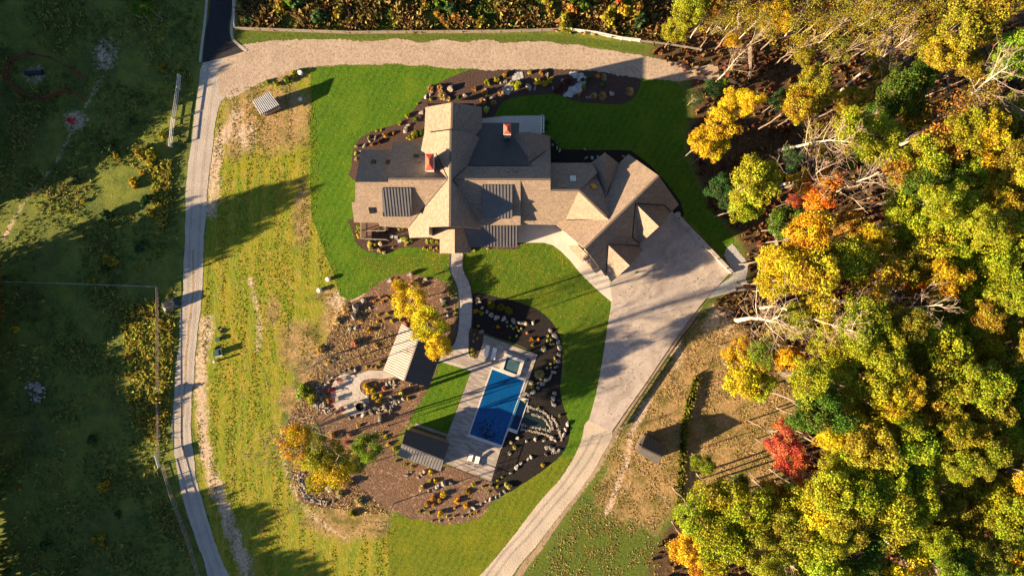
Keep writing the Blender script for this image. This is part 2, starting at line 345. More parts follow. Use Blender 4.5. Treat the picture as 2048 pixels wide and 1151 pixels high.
# ------------------------------------------------------------------ ground with cover masks
def sdist(X, Y, poly):
    """signed distance in px, positive inside"""
    poly = np.asarray(poly, float); d = np.full(X.shape, 1e9); ins = np.zeros(X.shape, bool)
    for a, c in zip(poly, np.roll(poly, -1, 0)):
        e = c - a; L2 = max(e @ e, 1e-9)
        t = np.clip(((X - a[0]) * e[0] + (Y - a[1]) * e[1]) / L2, 0, 1)
        d = np.minimum(d, np.hypot(X - a[0] - t * e[0], Y - a[1] - t * e[1]))
        if a[1] != c[1]:
            cr = ((a[1] > Y) != (c[1] > Y)) & (X < (c[0] - a[0]) * (Y - a[1]) / (c[1] - a[1]) + a[0]); ins ^= cr
    return np.where(ins, d, -d)
def ldist(X, Y, line):
    d = np.full(X.shape, 1e9); line = np.asarray(line, float)
    for a, c in zip(line[:-1], line[1:]):
        e = c - a; t = np.clip(((X - a[0]) * e[0] + (Y - a[1]) * e[1]) / (e @ e), 0, 1)
        d = np.minimum(d, np.hypot(X - a[0] - t * e[0], Y - a[1] - t * e[1]))
    return d
gx = np.concatenate([[-600, -350, -200, -130], np.arange(-100, 100.01, 0.5), [130, 200, 350, 600]])
gy = np.concatenate([[-600, -350, -200, -110], np.arange(-62, 62.01, 0.5), [110, 200, 350, 600]])
XX, YY = np.meshgrid(gx, gy); PX = 1024 + XX * S; PY = 575.5 - YY * S
def m_poly(poly, w=16): return np.clip(0.5 + sdist(PX, PY, poly) / (2 * w), 0, 1)
def m_line(line, r, w=8): return np.clip(0.5 + (r - ldist(PX, PY, line)) / (2 * w), 0, 1)
def m_blob(x, y, rx, ry, s=1.0): return np.clip(1.3 - np.hypot((PX - x) / rx, (PY - y) / ry), 0, 1) * s
POLY_MEADOW = [(405, 190), (480, 175), (560, 165), (622, 140), (640, 340), (640, 420), (660, 500), (690, 600), (640, 700), (590, 760), (560, 850), (575, 950), (620, 1010), (690, 1040), (790, 1040), (790, 1220), (470, 1220), (420, 1050), (398, 960), (384, 830), (398, 650), (412, 450), (428, 280)]
POLY_STRAW = [(1400, 640), (1480, 640), (1600, 760), (1590, 860), (1560, 980), (1420, 980), (1350, 1010), (1310, 1060), (1240, 1040), (1190, 1010), (1225, 900), (1300, 770)]
POLY_GREEN = [(1240, 850), (1190, 960), (1120, 1060), (1030, 1170), (1020, 1220), (1300, 1220), (1330, 1100), (1260, 1030), (1210, 980), (1240, 900)]
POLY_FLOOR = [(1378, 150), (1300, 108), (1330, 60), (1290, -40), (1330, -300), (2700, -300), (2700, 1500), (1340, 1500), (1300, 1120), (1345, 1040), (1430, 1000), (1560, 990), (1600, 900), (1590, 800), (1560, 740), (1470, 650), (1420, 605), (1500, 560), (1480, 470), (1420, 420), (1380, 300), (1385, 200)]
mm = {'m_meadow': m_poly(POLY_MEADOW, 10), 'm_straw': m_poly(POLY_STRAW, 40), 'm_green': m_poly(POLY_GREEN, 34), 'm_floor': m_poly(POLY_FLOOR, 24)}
mm['m_green'] = np.maximum(mm['m_green'], m_poly([(470, 60), (470, 90), (700, 78), (1000, 84), (1180, 92), (1290, 108), (1290, 92), (1120, 70), (700, 68)], 5))
mm['m_green'] = np.maximum(mm['m_green'], m_line([(1245, 850), (1330, 720), (1400, 620)], 12, 8) * 0.9)
mm['m_straw'] = np.maximum.reduce([mm['m_straw'], m_blob(540, 235, 115, 85), m_blob(605, 430, 25, 90, .8), m_blob(470, 270, 40, 60, 0.9), m_blob(690, 640, 60, 70), m_blob(640, 740, 60, 60), m_blob(600, 690, 60, 70, .8), m_blob(545, 620, 30, 60, .6), m_blob(660, 590, 35, 25, .8), m_blob(580, 800, 40, 50, .7), m_blob(700, 1040, 110, 50), m_blob(600, 890, 30, 110, 0.9), m_blob(560, 150, 60, 20)])
dirt_m = np.maximum.reduce([m_line([(411, 640), (402, 720), (400, 800), (408, 880), (420, 940), (452, 1030), (488, 1120), (500, 1180)], 11, 18), m_line([(425, 420), (430, 330), (445, 270), (478, 230)], 12, 16) * 0.9, m_blob(490, 265, 28, 40, .8),
    m_line([(560, 850), (575, 960), (620, 1030), (690, 1075)], 4, 7) * 0.8, m_line([(590, 940), (600, 990), (640, 1040)], 3, 6) * 0.8, m_line([(500, 560), (520, 640), (515, 700)], 6, 9) * 0.75, m_blob(700, 600, 45, 35, 0.9), m_blob(690, 650, 40, 40, .7),
    m_line([(1300, 800), (1262, 865), (1255, 920), (1235, 970), (1215, 1025)], 5, 6), m_line([(1400, 625), (1330, 715), (1262, 810), (1235, 870), (1195, 940), (1120, 1040), (1030, 1160)], 3, 4) * 0.7,
    m_line([(235, 100), (190, 180), (150, 250), (110, 330), (50, 400), (0, 490)], 3, 6) * 0.74, m_blob(150, 240, 32, 30, 0.68), m_blob(72, 150, 32, 24, 0.66), m_blob(210, 110, 35, 50, 0.6), m_blob(1440, 640, 50, 50, .6), m_blob(1350, 700, 40, 50, .5)])
mm['m_dirt'] = dirt_m; mm['m_green'] = np.maximum.reduce([mm['m_green'], m_blob(1320, 930, 40, 60, 0.7), m_blob(1270, 1000, 60, 50, 0.8), m_blob(1480, 830, 50, 40, 0.6), m_blob(1300, 850, 40, 50, .6), m_line([(1385, 770), (1372, 840), (1366, 900), (1362, 980)], 10, 10) * .8])
mm['m_dirt'] = np.maximum.reduce([dirt_m, m_line([(1260, 880), (1280, 930), (1310, 970), (1330, 1000)], 2.5, 4) * .8, m_line([(1240, 860), (1300, 790), (1390, 690)], 2.5, 4) * .7])
ny, nx = XX.shape; idx = np.arange(nx * ny).reshape(ny, nx)
Fg = np.stack([idx[:-1, :-1], idx[:-1, 1:], idx[1:, 1:], idx[1:, :-1]], -1).reshape(-1, 4)
me = np_mesh('ground', np.stack([XX, YY, np.zeros_like(XX)], -1).reshape(-1, 3), Fg, {k: v.ravel() for k, v in mm.items()})
tag(link_mesh('ground', me, 'ground'), kind='structure')

# ------------------------------------------------------------------ roads, lawns, beds, paving
sheet('gravel_road', [(405, 122), (398, 160), (394, 200), (385, 260), (378, 320), (372, 380), (370, 440), (369, 500), (366, 560), (362, 620), (356, 700), (350, 760), (346, 830), (345, 880), (352, 930), (362, 980), (375, 1030), (392, 1080), (408, 1125), (425, 1190), (470, 1190), (445, 1120), (425, 1070), (407, 1010), (393, 960), (385, 900), (382, 850), (384, 790), (390, 720), (396, 660), (402, 600), (407, 540), (408, 480), (412, 420), (418, 350), (425, 290), (432, 235), (446, 200), (480, 170), (500, 140), (488, 100), (440, 112)], 'gravel_road', 0.030, rag=2.5)
sheet('gravel_lane', [(470, 100), (500, 86), (600, 80), (700, 78), (850, 80), (1000, 84), (1100, 85), (1180, 92), (1250, 103), (1300, 112), (1360, 128), (1435, 135), (1440, 160), (1380, 160), (1330, 160), (1250, 155), (1200, 142), (1100, 136), (960, 137), (900, 133), (830, 133), (760, 130), (700, 128), (640, 133), (600, 140), (560, 152), (510, 172), (460, 200), (440, 190), (440, 130)], 'gravel_leafy', 0.036, rag=6)
sheet('asphalt_road', [(426, -60), (418, 30), (412, 60), (407, 100), (405, 125), (441, 117), (488, 103), (472, 90), (460, 80), (457, 55), (462, 25), (470, -60)], 'asphalt', 0.046, smooth=False, rag=1.0)
bmv = bmesh.new()
for ln in ([(418, -60), (411, 30), (405, 80), (400, 124)], [(476, -60), (468, 20), (463, 55), (466, 78), (480, 92), (494, 102)]):
    q = smooth_poly(ln, 6, False)
    for a, c in zip(q, q[1:]): bar(bmv, P(*a, 0.05), P(*c, 0.05), 0.42, 0.06)
o = bm_obj('road_verge', bmv, 'gravel_road'); o['kind'] = 'structure'
sheet('gravel_drive', [(1178, 838), (1163, 880), (1140, 928), (1110, 968), (1075, 1008), (1040, 1053), (1000, 1103), (955, 1155), (930, 1195), (1000, 1195), (1024, 1151), (1072, 1090), (1112, 1040), (1152, 990), (1182, 950), (1207, 905), (1226, 862)], 'gravel_drive', 0.030, rag=2.0)
def strip(name, line, wpx, mat, z, rag=1.2):
    q = smooth_poly(line, 8, False); L, Rr = [], []
    for i, p in enumerate(q):
        a, c = np.array(q[max(i - 1, 0)]), np.array(q[min(i + 1, len(q) - 1)]); d = (c - a) / max(np.linalg.norm(c - a), 1e-6); nn = np.array((-d[1], d[0])) * wpx / 2
        L.append(tuple(np.array(p) + nn)); Rr.append(tuple(np.array(p) - nn))
    sheet(name, L + Rr[::-1], mat, z, smooth=False, rag=rag)
for off in (-9, 9):
    strip('wheel_track', [(419 + off, 170), (405 + off, 260), (396 + off, 350), (390 + off, 450), (387 + off, 540), (381 + off, 620), (373 + off, 720), (367 + off, 800), (364 + off, 870), (373 + off, 940), (386 + off, 1000), (408 + off, 1070), (434 + off, 1150)], 5, 'gravel_worn', 0.034)
strip('road_centre', [(388, 500), (384, 600), (375, 690), (368, 790), (364, 860), (368, 915)], 4, 'trodden', 0.035, 3)
for off in (-10, 9): strip('wheel_track', [(1196 + off, 868), (1172 + off, 915), (1140 + off, 962), (1098 + off, 1012), (1058 + off, 1060), (1012 + off, 1110), (975 + off, 1160)], 5, 'gravel_worn', 0.034)
sheet('gravel_patch', [(1466, 488), (1482, 506), (1500, 530), (1492, 556), (1500, 575), (1440, 592), (1405, 600), (1428, 575), (1466, 548), (1448, 510)], 'gravel_blue', 0.028, rag=3)
LAWN_NW = [(622, 150), (640, 136), (700, 130), (760, 131), (830, 134), (962, 138), (960, 300), (900, 420), (900, 507), (900, 535), (912, 562), (890, 562), (830, 546), (790, 552), (740, 578), (700, 600), (682, 592), (662, 540), (640, 480), (622, 420), (620, 300)]
sheet('lawn', LAWN_NW, 'lawn_green', 0.012, rag=3, smooth=False)
sheet('lawn', [(700, 500), (740, 515), (800, 512), (900, 500), (900, 535), (912, 562), (890, 562), (830, 546), (790, 552), (770, 545), (740, 540)], 'lawn_autumn', 0.018, rag=8)
sheet('lawn', [(926, 480), (1040, 480), (1105, 488), (1140, 518), (1185, 568), (1226, 608), (1212, 700), (1192, 790), (1178, 842), (1140, 800), (1125, 700), (1090, 640), (1000, 595), (945, 588), (938, 560), (926, 535)], 'lawn_autumn', 0.013, rag=1.5, smooth=False)
sheet('lawn', [(1120, 760), (1192, 780), (1178, 842), (1163, 880), (1140, 928), (1118, 960), (1040, 975), (1100, 900)], 'lawn_green', 0.016, rag=3)
sheet('lawn', [(775, 1030), (850, 1040), (930, 1040), (1000, 1000), (1060, 950), (1120, 915), (1150, 910), (1110, 968), (1040, 1053), (955, 1155), (900, 1200), (775, 1200)], 'lawn_yellow', 0.020, rag=3, smooth=False)
sheet('lawn', [(1005, 200), (1060, 190), (1110, 185), (1150, 200), (1200, 205), (1240, 205), (1270, 190), (1282, 160), (1330, 158), (1362, 175), (1372, 230), (1370, 300), (1390, 360), (1430, 430), (1465, 470), (1470, 490), (1450, 508), (1430, 495), (1370, 430), (1330, 390), (1250, 320), (1105, 300), (1060, 250), (970, 238)], 'lawn_green', 0.014, rag=2)
sheet('lawn', [(880, 720), (944, 738), (893, 870), (822, 845), (822, 832), (850, 792), (862, 765)], 'lawn_green', 0.034, smooth=False, rag=1.0)
sheet('mulch_bed', [(960, 138), (905, 152), (860, 178), (835, 210), (800, 243), (735, 268), (708, 292), (703, 330), (707, 360), (850, 360), (905, 240), (960, 240), (985, 240), (1005, 205), (1060, 192), (1110, 187), (1150, 202), (1200, 208), (1245, 207), (1272, 190), (1282, 160), (1250, 152), (1200, 143), (1100, 137)], 'mulch_house', 0.024, rag=2)
sheet('mulch_bed', [(712, 430), (705, 460), (710, 482), (735, 503), (775, 508), (800, 497), (830, 494), (880, 506), (902, 506), (902, 440)], 'mulch_house', 0.025, rag=2)
sheet('mulch_bed', [(925, 480), (925, 500), (960, 496), (1038, 497), (1042, 470)], 'mulch_house', 0.026, rag=2)
sheet('mulch_bed', [(1098, 275), (1120, 296), (1170, 300), (1240, 300), (1262, 300), (1320, 350), (1362, 405), (1370, 430), (1330, 430), (1234, 340), (1098, 340)], 'mulch_black', 0.024, rag=2)
sheet('mulch_bed', [(792, 546), (840, 546), (885, 566), (905, 590), (912, 620), (912, 670), (900, 692), (884, 703), (878, 725), (850, 790), (818, 840), (800, 870), (790, 915), (885, 930), (990, 966), (1010, 975), (985, 1006), (930, 1043), (850, 1043), (790, 1025), (720, 1010), (650, 1012), (605, 1000), (592, 950), (575, 870), (600, 790), (640, 745), (640, 715), (660, 690), (690, 615), (740, 577)], 'mulch_brown', 0.022, rag=8)
sheet('mulch_bed', [(944, 588), (1000, 595), (1060, 612), (1100, 640), (1122, 680), (1124, 730), (1121, 780), (1132, 830), (1142, 852), (1128, 900), (1080, 943), (1012, 985), (984, 970), (1000, 900), (1040, 760), (1075, 720), (1060, 700), (968, 665), (938, 648)], 'mulch_black', 0.027, rag=1.5)
sheet('concrete_drive', [(1330, 410), (1346, 424), (1461, 545), (1418, 590), (1400, 612), (1370, 650), (1330, 708), (1290, 768), (1260, 810), (1236, 844), (1223, 864), (1178, 841), (1192, 790), (1205, 720), (1214, 660), (1222, 615), (1224, 598), (1218, 560), (1200, 540)], 'concrete_court', 0.10, 0.2, smooth=False)
sheet('concrete_walk', [(1036, 440), (1113, 440), (1150, 480), (1178, 510), (1205, 545), (1224, 562), (1224, 604), (1205, 588), (1185, 570), (1160, 545), (1140, 520), (1122, 502), (1106, 490), (1088, 485), (1036, 485)], 'concrete_pale', 0.085, 0.2, smooth=False)
sheet('garden_walk', smooth_poly([(901, 490), (900, 535), (905, 552), (913, 568), (917, 590), (918, 640), (913, 675), (902, 695), (886, 706), (878, 722)], 8, False) + smooth_poly([(946, 742), (945, 722), (937, 705), (938, 680), (943, 640), (943, 590), (937, 562), (926, 538), (926, 490)], 8, False), 'stamped_walk', 0.08, 0.2, smooth=False)
for side in ([(900, 508), (899, 535), (904, 552), (912, 568), (916, 590), (917, 640), (912, 675), (901, 695), (885, 704)], [(927, 508), (927, 537), (938, 561), (944, 590), (944, 640), (939, 680), (938, 704)]):
    bmv = bmesh.new(); q = smooth_poly(side, 6, False)
    for a, c in zip(q, q[1:]): bar(bmv, P(*a, 0.06), P(*c, 0.06), 0.16, 0.16)
    o = bm_obj('walk_kerb', bmv, 'kerb_dark'); o['kind'] = 'structure'
sheet('back_patio', [(963, 237), (1010, 232), (1083, 231), (1083, 272), (963, 272)], 'concrete_pale', 0.09, 0.2, smooth=False)
sheet('fire_patio', smooth_poly([(784, 741), (765, 741), (738, 740), (722, 746), (706, 749), (690, 747), (678, 751), (667, 764), (662, 780), (664, 800), (672, 816), (684, 826), (697, 830), (716, 828), (732, 820), (738, 806), (735, 792), (722, 782), (720, 770), (727, 760), (745, 756), (766, 757), (790, 752)], 6), 'stamped_walk', 0.06, 0.2, smooth=False)
sheet('bare_path', [(1395, 622), (1408, 612), (1335, 716), (1268, 812), (1240, 860), (1200, 935), (1125, 1038), (1035, 1160), (1022, 1160), (1112, 1038), (1190, 930), (1228, 858), (1258, 808), (1325, 710)], 'trodden', 0.008, rag=4)

# ------------------------------------------------------------------ scatter of small growth (uncountable)
def tufts(name, polys, n, hmin, hmax, w, cols, keep=None, blades=4, label=None, lean=0.6, seed=1):
    r = np.random.default_rng(seed); pts = []
    for poly, share in polys:
        poly = np.asarray(poly, float); lo, hi = poly.min(0), poly.max(0); k = int(n * share); got = 0
        while got < k:
            q = lo + r.random((k * 3, 2)) * (hi - lo); q = q[sdist(q[:, 0], q[:, 1], poly) > 0]
            if keep is not None: q = q[keep(q, r)]
            q = q[:k - got]; pts.append(q); got += len(q)
    q = np.concatenate(pts); m = len(q); base = np.stack([(q[:, 0] - 1024) / S, (575.5 - q[:, 1]) / S, np.zeros(m)], 1)
    base = np.repeat(base, blades, 0); nb = len(base); tr = np.repeat(r.random(m), blades)
    hh = np.repeat(hmin + (hmax - hmin) * r.random(m) ** 1.5, blades) * (0.6 + 0.6 * r.random(nb))
    base[:, :2] += r.normal(0, 0.12, (nb, 2)) * (hh[:, None] + 0.2); a = r.random(nb) * 2 * np.pi; ln = lean * (0.3 + r.random(nb)) * hh
    tip = base + np.stack([np.cos(a) * ln, np.sin(a) * ln, hh], 1); b2 = r.random(nb) * np.pi; ww = w * (0.6 + 0.8 * r.random(nb)) * (0.5 + hh)
    off = np.stack([np.cos(b2) * ww, np.sin(b2) * ww, np.zeros(nb)], 1) / 2
    mid = (base + tip) / 2
    V = np.stack([base - off * 0.6, base + off * 0.6, mid + off * 1.4 + [0, 0, 0.05], tip, mid - off * 1.4 + [0, 0, 0.05]], 1).reshape(-1, 3)
    F = np.arange(nb * 5).reshape(nb, 5)
    me = np_mesh(name, V, F, {'leaf_rnd': r.random(nb), 'bough_rnd': tr})
    o = link_mesh(name, me, 'grass_blades'); o.color = (*cols, 1); tag(o, label, 'grass', kind='stuff'); return o
def patchy(freq, thr, seed):
    def f(q, r):
        v = np.array([mnoise.noise(Vector((x * freq, y * freq, seed))) for x, y in q]); return v > thr - 0.15 + 0.3 * r.random(len(q))
    return f
def rows_of(thr, seed):
    def f(q, r):
        v = np.array([mnoise.noise(Vector((x * 0.055, y * 0.006, seed))) for x, y in q]); return off_road(q, r) & (v > thr - 0.1 + 0.2 * r.random(len(q)))
    return f
def off_road(q, r):
    return (ldist(q[:, 0], q[:, 1], [(440, -50), (430, 100), (415, 190), (398, 320), (389, 450), (386, 540), (378, 650), (366, 780), (364, 870), (375, 960), (400, 1040), (440, 1160)]) > 27)
PAST = [(-60, -40), (400, -40), (395, 120), (385, 200), (365, 330), (355, 480), (350, 600), (335, 800), (340, 930), (400, 1180), (-60, 1180)]
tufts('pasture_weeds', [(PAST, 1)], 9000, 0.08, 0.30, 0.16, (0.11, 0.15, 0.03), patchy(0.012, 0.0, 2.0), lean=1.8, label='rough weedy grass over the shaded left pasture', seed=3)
tufts('dry_weeds', [(PAST, 1)], 3500, 0.15, 0.6, 0.16, (0.27, 0.25, 0.06), patchy(0.012, 0.12, 9.0), lean=1.2, label='dry golden weeds in patches over the left pasture', seed=4)
tufts('verge_weeds', [([(300, 330), (345, 320), (335, 460), (318, 470)], .3), ([(240, 620), (316, 590), (316, 900), (260, 840)], .5), ([(322, 640), (350, 640), (338, 840), (322, 860)], .2)], 1500, 0.2, 0.7, 0.18, (0.36, 0.33, 0.05), label='tall golden weeds along the left fence beside the gravel road', seed=5, lean=1.2)
tufts('meadow_grass', [(POLY_MEADOW, 1)], 6000, 0.03, 0.08, 0.14, (0.28, 0.31, 0.014), rows_of(0.0, 4.0), lean=2.6, label='mown yellow-green meadow grass east of the gravel road', seed=6)
tufts('meadow_straw', [(POLY_MEADOW, 1)], 2600, 0.03, 0.08, 0.12, (0.42, 0.31, 0.09), rows_of(0.12, 14.0), lean=2.6, label='dry straw lying over the meadow east of the gravel road', seed=7)
tufts('field_straw', [(POLY_STRAW, 0.7), (POLY_GREEN, 0.3)], 8000, 0.03, 0.10, 0.14, (0.46, 0.34, 0.14), keep=patchy(0.03, -0.05, 6.0), label='dry tan grass in the field around the black cabin', seed=8, lean=2.4)
tufts('bed_straw', [([(690, 600), (640, 700), (600, 790), (560, 870), (600, 1010), (780, 1030), (700, 960), (620, 900), (650, 760), (800, 690), (740, 620)], 1)], 6000, 0.05, 0.22, 0.10, (0.50, 0.36, 0.19), label='pale dry stalks over the brown mulch bed', seed=9, lean=2.4)
TOPF = [(478, -60), (1320, -60), (1340, 80), (1290, 80), (1120, 58), (700, 62), (478, 56)]
tufts('brush', [(TOPF, 1)], 5500, 0.25, 1.3, 0.22, (0.24, 0.165, 0.055), patchy(0.02, -0.12, 5.0), label='tall brown and golden brush filling the field above the rail fence', seed=10, lean=0.9)
tufts('green_brush', [(TOPF, 1)], 3600, 0.2, 0.8, 0.22, (0.13, 0.16, 0.025), patchy(0.02, -0.15, 15.0), label='green weeds growing among the brush above the rail fence', seed=11, lean=1.1)
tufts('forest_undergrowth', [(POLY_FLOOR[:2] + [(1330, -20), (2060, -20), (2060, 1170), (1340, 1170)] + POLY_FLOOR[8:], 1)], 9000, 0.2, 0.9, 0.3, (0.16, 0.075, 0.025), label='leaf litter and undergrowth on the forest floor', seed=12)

def litter(name, polys, n, z, cols, label, seed, smin=0.10, smax=0.22):
    r = np.random.default_rng(seed); V = []; 
    for poly, share in polys:
        poly = np.asarray(poly, float); lo, hi = poly.min(0), poly.max(0); k = int(n * share); got = np.zeros((0, 2))
        while len(got) < k:
            q = lo + r.random((k * 4, 2)) * (hi - lo); q = q[sdist(q[:, 0], q[:, 1], poly) > 0]
            w = np.array([mnoise.noise(Vector((x * 0.03, y * 0.03, seed))) for x, y in q]); got = np.concatenate([got, q[w + r.normal(0, 0.25, len(q)) > 0.05]])
        for x, y in got[:k]:
            c = P(x, y, z); a = r.random() * 6.3; s_ = r.uniform(smin, smax); t = r.uniform(0.0, 0.07)
            V += [(c.x + math.cos(a + j) * s_ * f, c.y + math.sin(a + j) * s_ * f, z + (t if m else 0.003)) for j, f, m in ((0, 1, 1), (1.57, .5, 0), (3.14, .8, 1), (4.71, .5, 0))]
    F = np.arange(len(V)).reshape(-1, 4); o = link_mesh(name, np_mesh(name, np.array(V), F, {'leaf_rnd': r.random(len(F)), 'bough_rnd': r.random(len(F))}), 'leaves'); o.color = (*cols, 1); tag(o, label, 'leaves', kind='stuff')
litter('fallen_leaves', [([(1225, 600), (1300, 540), (1340, 430), (1460, 545), (1400, 612), (1330, 708), (1236, 844), (1180, 840), (1214, 660)], 1)], 420, 0.105, (0.22, 0.12, 0.04), 'brown leaves blown over the concrete garage court', 3, 0.07, 0.15)
litter('fallen_leaves', [([(700, 500), (900, 505), (905, 560), (790, 552), (700, 600), (660, 540)], .45), ([(930, 490), (1105, 490), (1180, 570), (1120, 600), (945, 585)], .35), ([(1340, 160), (1370, 230), (1390, 350), (1465, 470), (1440, 500), (1340, 300)], .2)], 520, 0.03, (0.46, 0.27, 0.06), 'fallen autumn leaves lying on the lawns', 4, 0.06, 0.13)
litter('fallen_leaves', [([(1250, 850), (1400, 640), (1560, 740), (1560, 980), (1420, 980), (1300, 1060), (1240, 1100), (1120, 1140)], 1)], 900, 0.02, (0.38, 0.20, 0.06), 'fallen leaves scattered over the tan field by the wood', 5, 0.08, 0.18)
litter('fallen_leaves', [([(690, 610), (790, 550), (900, 590), (880, 725), (800, 870), (850, 930), (980, 970), (920, 1040), (790, 1020), (610, 1000), (590, 880), (640, 740)], 1)], 1500, 0.035, (0.42, 0.25, 0.10), 'fallen leaves scattered through the brown mulch bed', 6, 0.07, 0.15)
# ------------------------------------------------------------------ roofs
def plane_of(refs):
    a, c, d = (P(*r) for r in refs); n = (c - a).cross(d - a).normalized()
    if n.z < 0: n = -n
    return a, n
def on_plane(pl, px, py):
    a, n = pl; o = Vector((0, 0, H)); d = P(px, py, 0) - o; t = (a - o).dot(n) / d.dot(n); return o + d * t
def roof(parent, refs, poly, mat='shingle', name=None, wall='stone_wall', thick=0.22, zbase=0.0, inset=0.45, rib=0.5, ribh=0.09, ribw=0.055):
    pl = plane_of(refs); n = pl[1]; pts = [on_plane(pl, *p) for p in poly]
    if sum((a.x * c.y - c.x * a.y) for a, c in zip(pts, pts[1:] + pts[:1])) < 0: pts = pts[::-1]
    bm = bmesh.new(); top = [bm.verts.new(p) for p in pts]; bot = [bm.verts.new(p - Vector((0, 0, thick))) for p in pts]
    eave = Vector((-n.y, n.x, 0));  eave = eave.normalized() if eave.length > 1e-4 else Vector((1, 0, 0)); up = n.cross(eave)
    tris = tessellate_polygon([[Vector((p.x, p.y, 0)) for p in pts]])
    for t in tris:
        bm.faces.new([top[i] for i in t]); bm.faces.new([bot[i] for i in t])
    for i in range(len(pts)):
        j = (i + 1) % len(pts); bm.faces.new((top[i], bot[i], bot[j], top[j]))
    if mat.startswith('metal') and rib:
        uvp = [(p.dot(eave), p.dot(up)) for p in pts]; u0, u1 = min(u for u, v in uvp), max(u for u, v in uvp)
        k = max(2, round((u1 - u0) / rib)); w0 = pts[0].dot(n)
        for i in range(k + 1):
            u = u0 + 0.04 + (u1 - u0 - 0.08) * i / k; cr = []
            for (a, c) in zip(uvp, uvp[1:] + uvp[:1]):
                if (a[0] - u) * (c[0] - u) < 0: cr.append(a[1] + (c[1] - a[1]) * (u - a[0]) / (c[0] - a[0]))
            cr.sort()
            for v0, v1 in zip(cr[::2], cr[1::2]):
                q0 = eave * u + up * v0 + n * (w0 + ribh / 2 - 0.004); q1 = eave * u + up * v1 + n * (w0 + ribh / 2 - 0.004)
                R = Matrix((up, -eave, n)).transposed(); box(bm, (q0 + q1) / 2, ((q1 - q0).length, ribw, ribh), R=R)
    bmesh.ops.recalc_face_normals(bm, faces=bm.faces)
    uvl = bm.loops.layers.uv.new('UVMap')
    for f in bm.faces:
        for l in f.loops: l[uvl].uv = (l.vert.co.dot(eave), l.vert.co.dot(up))
    me = bpy.data.meshes.new('roof'); bm.to_mesh(me); bm.free()
    o = link_mesh(name or ('metal_roof' if mat.startswith('metal') else 'roof'), me, mat, parent)
    if wall:
        cx = sum((p for p in pts), Vector()) / len(pts); bm = bmesh.new(); q = []
        for p in pts:
            d = cx - p; d.z = 0; L = d.length; q.append(p.lerp(cx, min(0.45, inset * 1.25 / max(L, 0.1))) - Vector((0, 0, thick + 0.03)))
        t2 = [bm.verts.new(p) for p in q]; b2 = [bm.verts.new((p.x, p.y, zbase)) for p in q]
        for t in tessellate_polygon([[Vector((p.x, p.y, 0)) for p in q]]): bm.faces.new([t2[i] for i in t])
        for i in range(len(q)):
            j = (i + 1) % len(q); bm.faces.new((t2[i], b2[i], b2[j], t2[j]))
        bm_obj('wall', bm, wall, parent)
    return o, pl

house = empty('house', P(980, 400, 0)); tag(house, 'large brown shingled house with many gables, dark metal porch roofs and two red chimney caps', 'house')
WR, AR = 11.0, 11.6
roof(house, [(904, 205, 9.4), (903, 262, 9.4), (849.5, 262, 5.7)], [(904, 205), (902.8, 264), (848.6, 268), (851, 214.5)])
roof(house, [(904, 205, 9.4), (903, 262, 9.4), (963.6, 213.5, 5.5)], [(904, 205), (963.6, 213.5), (963.6, 256), (950, 272), (902.8, 266)])
roof(house, [(901, 258, AR), (899.6, 453, AR), (819, 475, 4.3)], [(901, 260), (899.6, 452.5), (858, 454), (858, 474), (819, 475.5), (815, 450), (840, 400), (842, 300), (848.6, 266), (867, 264.5)])
roof(house, [(901, 258, AR), (899.6, 453, AR), (961, 457, 5.8)], [(901, 260), (950, 267), (961.4, 279), (961.4, 380), (961.5, 457), (899.6, 452.5)])
Sref = [(776.7, 357.8, WR), (895, 357.8, WR), (790, 452, 4.3)]; SPl = plane_of(Sref); zo = on_plane(SPl, 740, 364).z
roof(house, Sref, [(776.7, 357.8), (898, 357.8), (862, 402), (815, 456), (759.5, 452), (757, 445), (708, 444.6), (703.6, 404.5), (710, 404), (711, 364), (776.7, 364)])
roof(house, [(776.7, 357.8, WR), (895, 357.8, WR), (800, 283, 4.9)], [(776.7, 357.8), (898, 357.8), (872, 302), (850, 283), (785, 283)])
roof(house, [(710, 364, zo), (776, 364, zo), (740, 299.5, 5.0)], [(710, 364), (780, 364), (790, 299.5), (722, 299.5)])
roof(house, [(904, 358.5, WR), (1101, 358.5, WR), (1000, 331.6, 8.5)], [(902, 358.5), (1101, 358.5), (1101, 294), (1060, 322), (1040, 331.6), (930, 331.6)])
roof(house, [(936, 331.6, 8.5), (1057, 331.6, 8.5), (1000, 245.7, 4.8)], [(928, 331.4), (1064, 331.4), (1036, 285), (1038.8, 245.7), (963.6, 245.7), (955, 275)], 'metal_charcoal')
roof(house, [(1057.4, 263.5, 7.8), (1057.4, 327.3, 7.8), (1031, 266, 6.3)], [(1057.4, 263.5), (1057.4, 330), (1029, 277), (1031, 266)])
roof(house, [(1057.4, 263.5, 7.8), (1057.4, 327.3, 7.8), (1100, 271.5, 5.2)], [(1057.4, 263.5), (1100.5, 271.5), (1101, 299), (1057.4, 331)])
roof(house, [(904, 358.5, WR), (1041, 358.5, WR), (980, 457, 5.2)], [(902, 358.5), (1041, 358.5), (1041, 450), (952, 450)])
ESr = [(1041, 358.5, WR), (1101, 358.5, WR), (1070, 448, 4.2)]; zF = on_plane(plane_of(ESr), 1130, 380.5).z
roof(house, ESr, [(1036, 358.7), (1101, 358.7), (1101, 380), (1158, 380.8), (1132, 442), (1113, 449.5), (1036, 448)])
roof(house, [(1101, 380.5, zF), (1158, 380.5, zF), (1140, 325.5, 4.9)], [(1098, 380.5), (1158, 380.5), (1195, 345), (1184, 325.5), (1101, 325.5)])
roof(house, [(1158, 381, zF), (1215, 436, zF), (1190, 326, 4.3)], [(1158, 381), (1215, 437), (1232, 400), (1236, 335), (1184, 325.5)])
roof(house, [(1158, 381, zF), (1215, 436, zF), (1132, 440, 4.9)], [(1158, 381), (1217, 438), (1190, 452), (1128, 446)])
